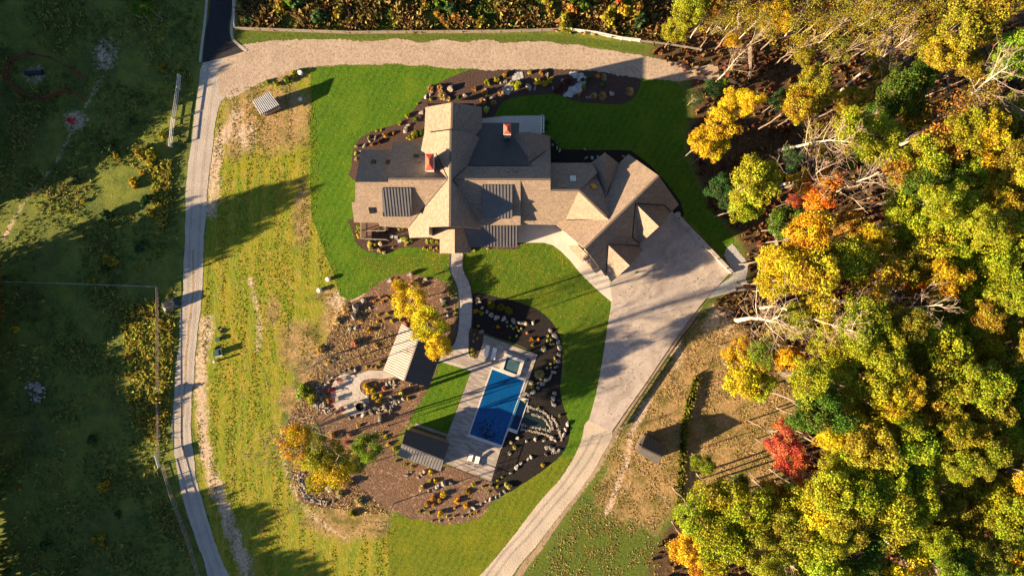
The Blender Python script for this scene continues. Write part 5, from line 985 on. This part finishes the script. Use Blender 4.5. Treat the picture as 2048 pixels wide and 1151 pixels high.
# shrubs
def shrub_mesh(name, seed, n=420, leaf=0.34, K=9, fountain=False):
    r = np.random.default_rng(seed)
    if fountain:
        a = r.random(n) * 6.28; e = r.uniform(0.15, 1.3, n); L = r.uniform(0.6, 1.05, n); d = np.stack([np.cos(a) * np.cos(e), np.sin(a) * np.cos(e), np.sin(e)], 1); tip = d * L[:, None]; base = d * 0.12
        sd = np.stack([-np.sin(a), np.cos(a), np.zeros(n)], 1) * 0.055; V = np.stack([base - sd * 0.5, base + sd * 0.5, tip * 0.7 + sd * 1.3 + [0, 0, 0.1], tip * [1, 1, 0.9]], 1).reshape(-1, 3)
        return np_mesh(name, V, np.arange(n * 4).reshape(n, 4), {'leaf_rnd': r.random(n), 'bough_rnd': r.random(n)})
    cs = []
    while len(cs) < K:
        d = r.normal(size=3); d /= np.linalg.norm(d)
        if d[2] > -0.1: cs.append(d * r.uniform(0.25, 0.66) * [1, 1, 0.9] + [0, 0, 0.35])
    cs = np.array(cs); cl = r.integers(0, K, n); d = r.normal(size=(n, 3)); d[:, 2] += 0.3; d /= np.linalg.norm(d, axis=1)[:, None]; pos = cs[cl] + d * (0.40 * (0.5 + 0.5 * r.random(n)))[:, None]; pos[:, 2] = np.abs(pos[:, 2]); nrm = d + r.normal(0, 0.5, (n, 3)); nrm /= np.linalg.norm(nrm, axis=1)[:, None]
    return leaf_quads(name, pos, nrm, leaf, r, cl, K)
SHR = [shrub_mesh('shrub', 120 + i, K=7 + 2 * (i % 3)) for i in range(5)]; FTN = [shrub_mesh('grass_clump', 130 + i, 260, fountain=True) for i in range(3)]; BALL = [shrub_mesh('shrub', 140 + i, 520, 0.24, 26) for i in range(2)]
for me in SHR + FTN + BALL: me.materials.append(M['shrub_leaves'])
srnd = random.Random(31)
def shrub(px, py, r, col, kind='s', hs=None):
    R = r / S; me = {'s': SHR, 'f': FTN, 'b': BALL}[kind]; me = me[srnd.randrange(len(me))]
    o = bpy.data.objects.new({'s': 'shrub', 'f': 'grass_clump', 'b': 'round_shrub'}[kind], me); C.objects.link(o); o.location = P(px, py); s = R * (1.12 if kind != 'f' else 1.2)
    o.scale = (s * srnd.uniform(0.9, 1.12), s * srnd.uniform(0.9, 1.12), s * (hs or srnd.uniform(0.75, 1.1))); o.rotation_euler = (0, 0, srnd.random() * 6.28); o.color = (*tint(COL[col], srnd, 0.12), 1)
    o['category'] = 'shrub' if kind != 'f' else 'grass clump'; REG.append([o, px, py, CNAME[col] + {'s': ' shrub', 'f': ' grass clump', 'b': ' ball-shaped shrub'}[kind], 'plants in the garden beds'])
for a in [(849, 497, 4, 'Y'), (855, 498.5, 3, 'Y'), (861, 496, 4, 'Y'), (868, 500.5, 3, 'Y'), (873, 496, 4, 'Y'), (855, 483, 5, 'PY'), (864, 482, 5, 'YG'), (873, 483, 4, 'YG'), (808, 478, 7, 'PY'), (813, 487, 6, 'PY'), (804, 457, 4, 'YG'), (797, 457, 4, 'W'), (719, 453, 6, 'YG'), (718, 462, 6, 'YG'), (720.5, 472, 6, 'Y'), (739.5, 490, 7, 'PY'), (743, 497, 6, 'ST'), (758, 501, 6, 'ST'), (761, 487, 6, 'W'), (769, 505, 5, 'ST'), (786, 494, 3, 'Y'), (822, 481, 5, 'G'), (750, 488, 6, 'YG'),
          (830, 241, 7, 'G'), (815, 232, 6, 'YG'), (830, 270, 9, 'YG'), (820, 277, 7, 'YG'), (843, 266, 7, 'G'), (800, 247, 5, 'YG'), (787, 266, 4, 'O'), (835, 208, 3, 'YG'), (861, 179, 8, 'ST', 'f'), (880, 177, 8, 'ST', 'f'), (885, 193, 9, 'ST', 'f'), (897, 197, 6, 'ST', 'f'), (862, 199, 4, 'Y'), (712, 294, 4, 'PY'), (711, 307, 4, 'PY'), (712, 318, 4, 'PY'), (737, 276, 4, 'YG'), (753, 262, 3, 'Y'), (763, 260, 3, 'Y'), (772, 272, 7, 'BO'), (760, 284, 6, 'DR'), (745, 290, 5, 'BO'), (994, 161, 7, 'YG'), (976, 167, 8, 'YG'), (1009, 150, 8, 'BO'), (1002, 187, 9, 'ST', 'f'), (966, 203, 8, 'ST', 'f'), (974, 221, 9, 'PY'), (987, 206, 7, 'ST', 'f'), (970, 187, 8, 'BO'), (948, 179, 6, 'BO'), (1034, 172, 9, 'YG'), (1024, 167, 6, 'YG'), (1060, 147, 6, 'Y'), (1082, 148, 6, 'BO'), (1077, 165, 9, 'Y'), (1089, 168, 8, 'YO'), (1101, 160, 8, 'Y'), (1095, 150, 5, 'ST'), (916, 195, 4, 'G'),
          (1124, 174, 9, 'DR'), (1137, 163, 7, 'DR'), (1114, 183, 7, 'DR'), (1168, 175, 6, 'YG'), (1195, 153, 6, 'O'), (1208, 155, 7, 'ST', 'f'), (1187, 191, 7, 'ST', 'f'), (1205, 192, 9, 'ST', 'f'), (1258, 184, 9, 'ST', 'f'), (1158, 189, 5, 'O'), (1204, 171, 6, 'G'), (1177, 160, 7, 'DG'), (1165, 160, 5, 'DG'),
          (757, 629, 4, 'Y'), (775, 627, 5, 'Y'), (791, 630, 5, 'YG'), (768, 638, 4, 'Y'), (755, 643, 4, 'Y'), (784, 642, 5, 'Y'), (802, 640, 4, 'YG'), (749, 601, 4, 'O'), (761, 594, 4, 'O'), (765, 604, 4.5, 'O'), (775, 596, 5, 'BO'), (708, 686, 9, 'P'), (693, 620, 9, 'ST'), (673, 643, 9, 'ST'), (655, 720, 10, 'ST', 'f'), (640, 700, 10, 'ST', 'f'), (720, 640, 7, 'ST', 'f'), (740, 660, 8, 'BO'), (752, 690, 6, 'ST', 'f'), (825, 566, 7, 'P'), (842, 572, 6, 'DR'), (823, 640, 8, 'BO'), (810, 648, 8, 'P'),
          (1015, 651.6, 3, 'PY'), (1022, 651, 3, 'PY'), (1026.7, 656.5, 3.2, 'PY'), (1033.5, 653, 3, 'PY'), (1037.5, 659.5, 3.2, 'PY'), (1043, 656, 3, 'PY'), (1095, 671, 3, 'PY'), (1095, 680, 3, 'PY'), (1102, 679, 3, 'PY'), (1101, 687.5, 3.4, 'PY'), (1106.6, 687, 3.4, 'PY'), (983, 609, 8, 'OL', 'f'), (1001.6, 613, 8, 'OL', 'f'), (1017, 620, 9, 'OL', 'f'), (952.6, 622, 6, 'O'), (962, 625, 6, 'YG'), (956.5, 651, 4, 'O'), (996.7, 653, 4, 'O'), (988, 653, 4.5, 'DR'), (1002.6, 666, 5, 'DR'), (1020, 674, 3.2, 'YG'), (1033.5, 671, 3.2, 'LG'), (1054, 665, 4, 'P'), (1062.5, 678.6, 5, 'O'), (1076, 677.6, 4, 'O'), (1065, 689, 4.5, 'BO'), (949, 668, 3.4, 'Y'), (954.5, 676, 3, 'PY'), (947, 681.6, 3, 'PY'), (1086.7, 696, 7, 'W', 'f'), (1109, 716, 3.2, 'PY'), (1101.6, 727, 3, 'PY'), (1109, 724, 2.6, 'PY'), (1101.6, 734, 3.2, 'PY'), (1094, 735, 3.2, 'PY'), (1079, 749, 10, 'ST', 'f'), (1064.4, 774, 5, 'YG'), (1061.6, 764, 5.5, 'W', 'f'), (1076.5, 766, 3, 'PY'), (947, 700, 6, 'YG'), (945, 707, 4, 'Y'),
          (895, 580, 4, 'Y'), (899, 587, 4, 'PY'), (904.5, 593, 3.4, 'YG'), (910, 619, 3, 'PY'), (910, 624, 3, 'PY'), (909, 630, 3, 'PY'), (900, 654, 5.5, 'G'), (900, 671, 5.5, 'LG'), (896, 682, 4.5, 'YG'), (890, 610, 8, 'DG'),
          (887, 987, 7, 'YO', 'b'), (866, 994, 6.6, 'BO', 'b'), (879, 998.5, 6, 'BO', 'b'), (855, 1006, 6.6, 'BO', 'b'), (867, 1008, 5.5, 'BO', 'b'), (915, 998, 8, 'YO'), (931, 1009, 8, 'YO'), (909, 1013.6, 4.5, 'YO'), (882, 1024.5, 8, 'Y'), (849, 1015, 3.4, 'LG'), (858, 1024.5, 4, 'YG'), (838, 1022, 4.4, 'YG'), (948, 967, 5, 'Y'), (966, 972, 4, 'YG'), (982, 971, 3.6, 'YG'), (976, 982, 3.4, 'YG'), (995, 972, 4, 'YG'), (995, 959, 3.2, 'Y'), (1004, 953, 3, 'Y'), (1016, 968.6, 8, 'PY'), (863, 943, 7, 'Y'), (824, 933, 4, 'YG'), (810, 928, 4, 'YG'), (792, 921, 3.4, 'LG'), (872, 960, 6, 'Y'), (844.5, 974.6, 8, 'ST'), (860, 960, 4.4, 'YG'), (936, 982, 7, 'BO', 'f'), (936, 1031, 3, 'Y'), (942, 1028, 3, 'Y'), (948, 1024.5, 3, 'Y'), (953, 1022, 3, 'Y'), (864, 1040, 2.8, 'PY'), (880, 1041, 2.8, 'PY'), (898, 1038, 2.8, 'PY'), (894, 1032, 2.8, 'PY'), (909, 1031, 3.4, 'YG'),
          (763, 789, 5.5, 'Y'), (759, 801, 5.5, 'Y'), (802, 785, 8, 'PY'), (817, 796, 4.6, 'Y'), (821, 769, 3.4, 'Y'), (842.5, 778, 4.4, 'Y'), (739.6, 779, 10, 'YO'), (732, 771, 7, 'YO'), (748.5, 793, 7, 'YO'), (747, 781, 7, 'YG'), (654.6, 796, 4.4, 'Y'), (657.8, 804, 3.6, 'Y'), (761, 724, 5.5, 'YG'), (734.6, 733, 3.4, 'Y'), (743.5, 733, 3.4, 'O'), (752, 734.6, 4, 'Y'), (718, 851, 4.4, 'Y'), (763, 866, 4.8, 'Y'), (772, 872.5, 5, 'Y'), (776, 887, 5.4, 'Y'), (789, 896, 5.4, 'YG'), (700, 868, 7, 'P'), (693, 884, 5, 'R'), (691.5, 966, 10, 'P'), (719, 1001, 10, 'ST', 'f'), (706, 1025, 9, 'YG', 'f'), (606, 786, 15, 'LG'), (624, 796, 13, 'YG'), (612, 775, 11, 'YG'), (680, 985, 9, 'ST', 'f'), (660, 975, 8, 'W', 'f'), (752, 772, 6, 'BO'), (768, 776, 6, 'P'), (700, 900, 8, 'BO'), (668, 870, 9, 'BO'),
          (1270, 545, 3, 'YG'), (1110, 290, 4, 'DG'), (1095, 245, 6, 'DG'), (1092, 258, 5, 'DG'), (440, 664, 5, 'YG'), (430, 696, 5, 'YG'), (535, 165, 5, 'LG'), (575, 160, 10, 'G'), (590, 150, 9, 'YG'), (555, 170, 8, 'YG'), (990, 486, 3, 'ST'), (975, 498, 4, 'ST'), (948, 500, 4, 'PY'), (1050, 802, 3.4, 'YG'), (1078, 815, 3, 'YG'), (1120, 830, 4, 'YG'), (1029, 893, 5, 'PY', 'f'), (1022, 883, 4, 'W', 'f'), (1019, 905, 4, 'W', 'f'), (1086, 929, 5, 'YO')]:
    shrub(*a)
fr = random.Random(77)
for k in range(29, 150):       # single bushes of the left pasture and of the brush field
    if k < 66:
        x, y = fr.choice([(fr.uniform(5, 340), fr.uniform(0, 1140)), (fr.uniform(150, 345), fr.uniform(280, 560))]); x = min(x, 330 - (20 if y > 900 else 0)); r_ = fr.choice([6, 8, 10, 13, 16]); c_ = fr.choice(['OL', 'OL', 'OL', 'GD', 'DG', 'DG'])
        if 55 < y < 215 and x < 185 or y < 140 and x > 330: continue
    else: x, y, r_, c_ = fr.uniform(490, 1300), fr.uniform(-10, 52), fr.choice([5, 7, 9, 12, 16, 20]), fr.choice(['DG', 'G', 'OL', 'OL', 'DG', 'BO', 'BO', 'GD'])
    shrub(x, y, r_, c_, 's', fr.uniform(0.8, 1.3))
tree(290, 12, 26, 7, 'G')
# rocks
def rock_mesh(seed):
    rnd = random.Random(seed); bm = bmesh.new(); bmesh.ops.create_icosphere(bm, subdivisions=3, radius=1.0)
    for _ in range(9):
        n = Vector((rnd.gauss(0, 1), rnd.gauss(0, 1), rnd.gauss(0.1, 0.8))).normalized(); d = rnd.uniform(0.50, 0.85)
        for v in bm.verts:
            t = v.co.dot(n) - d
            if t > 0: v.co -= n * t
    for v in bm.verts: v.co *= 1 + 0.22 * mnoise.noise(v.co * 1.7 + Vector((seed, 0, 0)))
    me = bpy.data.meshes.new('boulder'); bm.to_mesh(me); bm.free(); me.materials.append(M['rock']); return me
ROCK = [rock_mesh(i) for i in range(8)]; rrnd = random.Random(41)
def rock(px, py, r, tone=1.0, noun='boulder', flat=0.6):
    o = bpy.data.objects.new('boulder', ROCK[rrnd.randrange(8)]); C.objects.link(o); R = r / S * 0.84; o.scale = (R * rrnd.uniform(0.85, 1.45), R * rrnd.uniform(0.65, 1.0), R * rrnd.uniform(0.8, 1.2) * flat); o.location = P(px, py) + Vector((0, 0, o.scale.z * 0.45)); o.rotation_euler = (rrnd.gauss(0, 0.12), rrnd.gauss(0, 0.12), rrnd.random() * 6.28)
    t = 0.66 * tone * rrnd.uniform(0.75, 1.2); wm = rrnd.uniform(0.92, 1.06); o.color = (t * wm, t, t / wm, 1); o['category'] = 'boulder'; nm = 'pale' if tone > 1.1 else 'dark' if tone < 0.7 else 'grey-brown'
    REG.append([o, px, py, nm + (' large' if r >= 8 else ' small' if r <= 4 else '') + ' boulder', 'boulders in the garden beds'])
for a in [(901, 177, 10, .9), (852, 194, 5, 1.2), (861, 190, 5), (930, 191, 6), (1011, 163, 6), (1002, 166, 5), (972, 181, 5), (985, 195, 6), (1015, 178, 6), (1057, 175, 8, 1.15), (1070, 177, 4), (811, 260, 8, 1.2), (817, 251, 5), (843, 225, 7), (839, 234, 5), (751, 276, 5), (740, 283, 4), (729, 292, 5), (721, 302, 4), (1106, 290, 4, 1.2), (1114, 296, 4, 1.2), (1224, 188, 9, 1.3), (1174, 195, 4, 1.2), (1180, 194, 4), (1106, 177, 3.5), (1124, 161, 4), (1119, 301, 4.5, 1.3), (1172, 316, 4, 1.3), (1184, 316, 5, 1.3), (1195, 313, 4, 1.3), (1170, 299, 3), (1247, 313, 4), (1357, 428, 6.5, 1.4),
          (728, 601, 8, 1.0, 'boulder', .9), (712, 615, 11, 1.0, 'boulder', .8), (709, 634, 9, .9, 'boulder', .9), (713, 654, 8), (700, 658, 7), (740, 616, 4, 1.3), (781, 560, 8), (822, 547, 9, .9, 'boulder', .9), (852, 558, 6), (885, 600, 7, .8), (893, 620, 6, .7), (896, 630, 5),
          (960, 603, 6), (965, 615, 5.5, 1.2), (974, 623, 6), (983, 629, 6, .9), (994, 635, 8), (1007, 637, 8, 1.15), (1014, 643, 4.5, 1.2), (1027, 642, 8, 1.1), (1041, 645, 7.5, 1.2), (1052, 646, 6.5), (1066, 645, 6, 1.2), (963, 663, 6.5), (957, 596, 4), (954, 606, 4),
          (1101, 661, 6), (1110, 672, 6.5, 1.2), (1116, 684, 6.5, 1.2), (1119, 695, 6.5, 1.2), (1118, 708, 6, 1.2), (1116, 722, 6.5, 1.2), (1112, 733, 5.5), (1107, 743, 6, 1.2), (1101, 752, 5.5, 1.2), (1094, 759, 6, 1.2), (1085, 767, 6.5, 1.3), (1076, 775, 6, 1.2), (1067, 783, 6, 1.3), (1058, 789, 5.5, 1.2), (1109, 786, 5.5, 1.3), (1106, 796, 6.5, 1.3), (1108, 808, 6, 1.3), (1104, 802, 5),
          (1035, 875, 6, 1.2), (1053, 881, 4.5, 1.2), (1071, 877, 7, 1.25), (1088, 880, 4.5, 1.2), (1094, 894, 6), (1092, 908, 5), (1063, 914, 6.5, 1.25), (1056, 917, 5, 1.25), (1042, 926, 5, 1.2), (1033, 934, 7, 1.2), (1022, 945, 5), (1135, 847, 6, 1.25), (1131, 858, 6, 1.25), (1127, 869, 6.5, 1.2), (1118, 899, 5.5, 1.2), (1108, 898, 7, 1.2), (1104, 875, 7, 1.2), (1110, 880, 5, 1.2), (1102, 857, 4.5, 1.2), (1100, 893, 6, 1.2),
          (887, 966, 9, 1.3), (875, 973, 7, 1.3), (868, 979, 6, 1.2), (858, 981, 5), (903, 966, 6), (849, 941, 6), (844, 949, 5), (837, 954, 4.5), (814, 949, 5.5), (948, 1015, 7.5, 1.2), (939, 1021, 5, 1.1), (962, 1007, 4.5, 1.2), (972, 1001, 4.5, 1.2), (981, 997, 5, 1.2), (992, 993, 5), (926, 1031, 4.5), (1009, 982, 4.5), (1000, 988, 4), (823, 943, 3.5),
          (679, 743, 4.5, .8), (689, 740, 5.5, .9), (699, 738, 5.5, .9), (711, 739, 5.5), (665, 754, 5.5), (656, 753, 5.5, .8), (658, 763, 5.5), (652, 769, 5.5, 1.2), (644, 771, 5, .6), (638, 783, 5.5, .6), (646, 785, 5, .6), (642, 795, 6.5, 1.2), (650, 790, 4.5), (649, 807, 6.5, 1.1), (655, 814, 5), (658, 823, 4.5), (671, 825, 4.5), (632, 808, 7, .9), (624, 815, 5, .8), (636, 815, 5, .6), (735, 792, 4.5, 1.3), (756, 824, 7, 1.0), (761, 837, 11, .55, 'boulder', .8), (733, 809, 7, .7), (738, 817, 7, .6), (745, 826, 7, .6), (727, 829, 5.5), (712, 831, 5.5), (699, 835, 4.5), (778, 799, 6.5, .8), (784, 795, 6, .8), (790, 800, 6.5, .7), (806, 797, 5.5, 1.1), (781, 764, 6.5, .8), (788, 762, 5.5), (775, 768, 5), (770, 812, 8, .6), (782, 820, 8, .6), (750, 812, 6, .6),
          (600, 962, 5, .6), (604, 979, 5.5, .6), (614, 996, 6, .7), (628, 1001, 6, .7), (642, 999, 6, .7), (654, 1006, 6.5, .5), (598, 949, 5, .7), (607, 946, 5), (668, 1000, 5, .7), (676, 992, 5, .9), (66, 771, 8, .9), (79, 775, 7, 1.0), (62, 787, 6, .7), (70, 795, 5, .7), (443, 658, 3.6, .9), (448, 664, 3.6, .8), (446, 671, 3.4, .8), (436, 657, 3.4, .9), (238, 97, 3, 1.0)]:
    rock(*a)
# stream with cobbles in the black bed
sheet('pond', [(1046, 812), (1060, 818), (1082, 825), (1095, 838), (1103, 856), (1090, 858), (1070, 852), (1048, 848)], 'pond_water', 0.035)
def cobbles(label, lines, n, w, seed, smin=0.10, smax=0.26):
    r = np.random.default_rng(seed); Vs, Fs = [], []
    bm = bmesh.new(); bmesh.ops.create_icosphere(bm, subdivisions=1, radius=1.0); v0 = np.array([v.co for v in bm.verts]); f0 = np.array([[v.index for v in f.verts] for f in bm.faces]); bm.free()
    q = [p for l in lines for p in smooth_poly(l, 1.5, False)]
    for k in range(n):
        p = q[r.integers(len(q))]; s = r.uniform(smin, smax); c = P(p[0] + r.normal(0, w), p[1] + r.normal(0, w)); Vs.append(v0 * (1 + r.normal(0, 0.16, v0.shape)) * s * [1, 0.8, 0.7] + [c.x, c.y, s * 0.35 + 0.03]); Fs.append(f0 + k * len(v0))
    o = link_mesh('cobbles', np_mesh('cobbles', np.concatenate(Vs), np.concatenate(Fs)), 'rock'); o.color = (0.75, 0.74, 0.72, 1); tag(o, label, 'stones', kind='stuff')
cobbles('pale cobbles edging the dry stream in the black bed right of the pool', [[(1057, 812), (1075, 818), (1090, 825), (1100, 838), (1106, 855)], [(1064, 828), (1085, 834), (1098, 850), (1104, 858)], [(1046, 848), (1058, 852), (1080, 856), (1100, 860)], [(1044, 858), (1070, 862), (1090, 868), (1110, 875)], [(1103, 832), (1112, 845), (1119, 862), (1124, 880)], [(1100, 892), (1104, 902), (1114, 903), (1121, 898)], [(1046, 848), (1043, 858)], [(1058, 812), (1056, 822)]], 800, 1.3, 3, 0.06, 0.15)
cobbles('small pale stones in the dark bank beside the fire patio', [[(640, 770), (632, 790), (640, 810), (655, 825)], [(740, 815), (765, 815), (795, 800)], [(775, 765), (790, 768)], [(600, 950), (612, 990), (650, 1003)]], 260, 3.5, 4)
cobbles('heap of grey field stones in the dark pasture', [[(58, 768), (82, 778), (70, 800)]], 60, 4, 6, 0.15, 0.4)

# ------------------------------------------------------------------ labels: each plant and rock named by what it stands nearest to
LAND = [('the white roofed shed', 531, 207), ('the left chimney', 858, 322), ('the front entry gable', 909, 490), ('the porch stairs', 750, 470), ('the back patio', 1025, 250), ('the curved flagstone steps', 1155, 168), ('the garage', 1270, 450), ('the garden pavilion', 826, 710), ('the fire pit', 720, 812), ('the pool cabana', 845, 900), ('the hot tub', 1025, 731), ('the pool', 994, 814), ('the dry stream', 1085, 845), ('the black cabin', 1304, 898), ('the terrace railing', 985, 955), ('the round pen', 95, 160), ('the green utility box', 437, 705), ('the roadside sign', 326, 918), ('the tarp trailer', 346, 608), ('the steel field gate', 356, 210), ('the retaining wall', 1420, 500), ('the grey forest gate', 1496, 130), ('the white fence section', 1200, 70), ('the asphalt end', 440, 110), ('the garden walk', 930, 620), ('the lower well cap', 640, 580), ('the stone heap in the pasture', 70, 780), ('the plank fence by the wood', 1545, 470), ('the red tree', 1574, 900), ('the top right corner', 2048, 0), ('the lower right corner', 2048, 1151), ('the lower left corner', 0, 1151), ('the top left corner', 0, 0), ('the middle of the right edge', 2048, 575), ('the top edge above the house', 950, 0), ('the red shrubs', 698, 875), ('the middle of the wood', 1790, 690), ('the middle of the left edge', 0, 480), ('the lower edge of the wood', 1560, 1151), ('the upper wood', 1780, 320)]
ORD = ['closest', 'second closest', 'third closest', 'fourth closest', 'fifth closest', 'sixth closest', 'seventh closest', 'eighth closest', 'ninth closest', 'tenth closest', 'eleventh closest', 'twelfth closest']
buckets = {}
for e in REG:
    ln = min(LAND, key=lambda l: math.hypot(e[1] - l[1], e[2] - l[2])); d = math.hypot(e[1] - ln[1], e[2] - ln[2]); dx, dy = e[1] - ln[1], e[2] - ln[2]
    side = ('right of' if dx > 0 else 'left of') if abs(dx) > abs(dy) else ('below' if dy > 0 else 'above')
    if 'corner' in ln[0] or 'edge' in ln[0] or 'middle' in ln[0] or 'wood' == ln[0]: side = 'near'
    buckets.setdefault((e[3], side, ln[0]), []).append((d, e))
for (adj, side, ln), es in buckets.items():
    es.sort(key=lambda t: t[0])
    for i, (d, e) in enumerate(es):
        o = e[0]; o['group'] = e[4]
        o['label'] = f'{adj} {side} {ln}' if len(es) == 1 else f'{adj} {side} {ln}, {ORD[min(i, 11)]} to it'
print('things registered', len(REG))
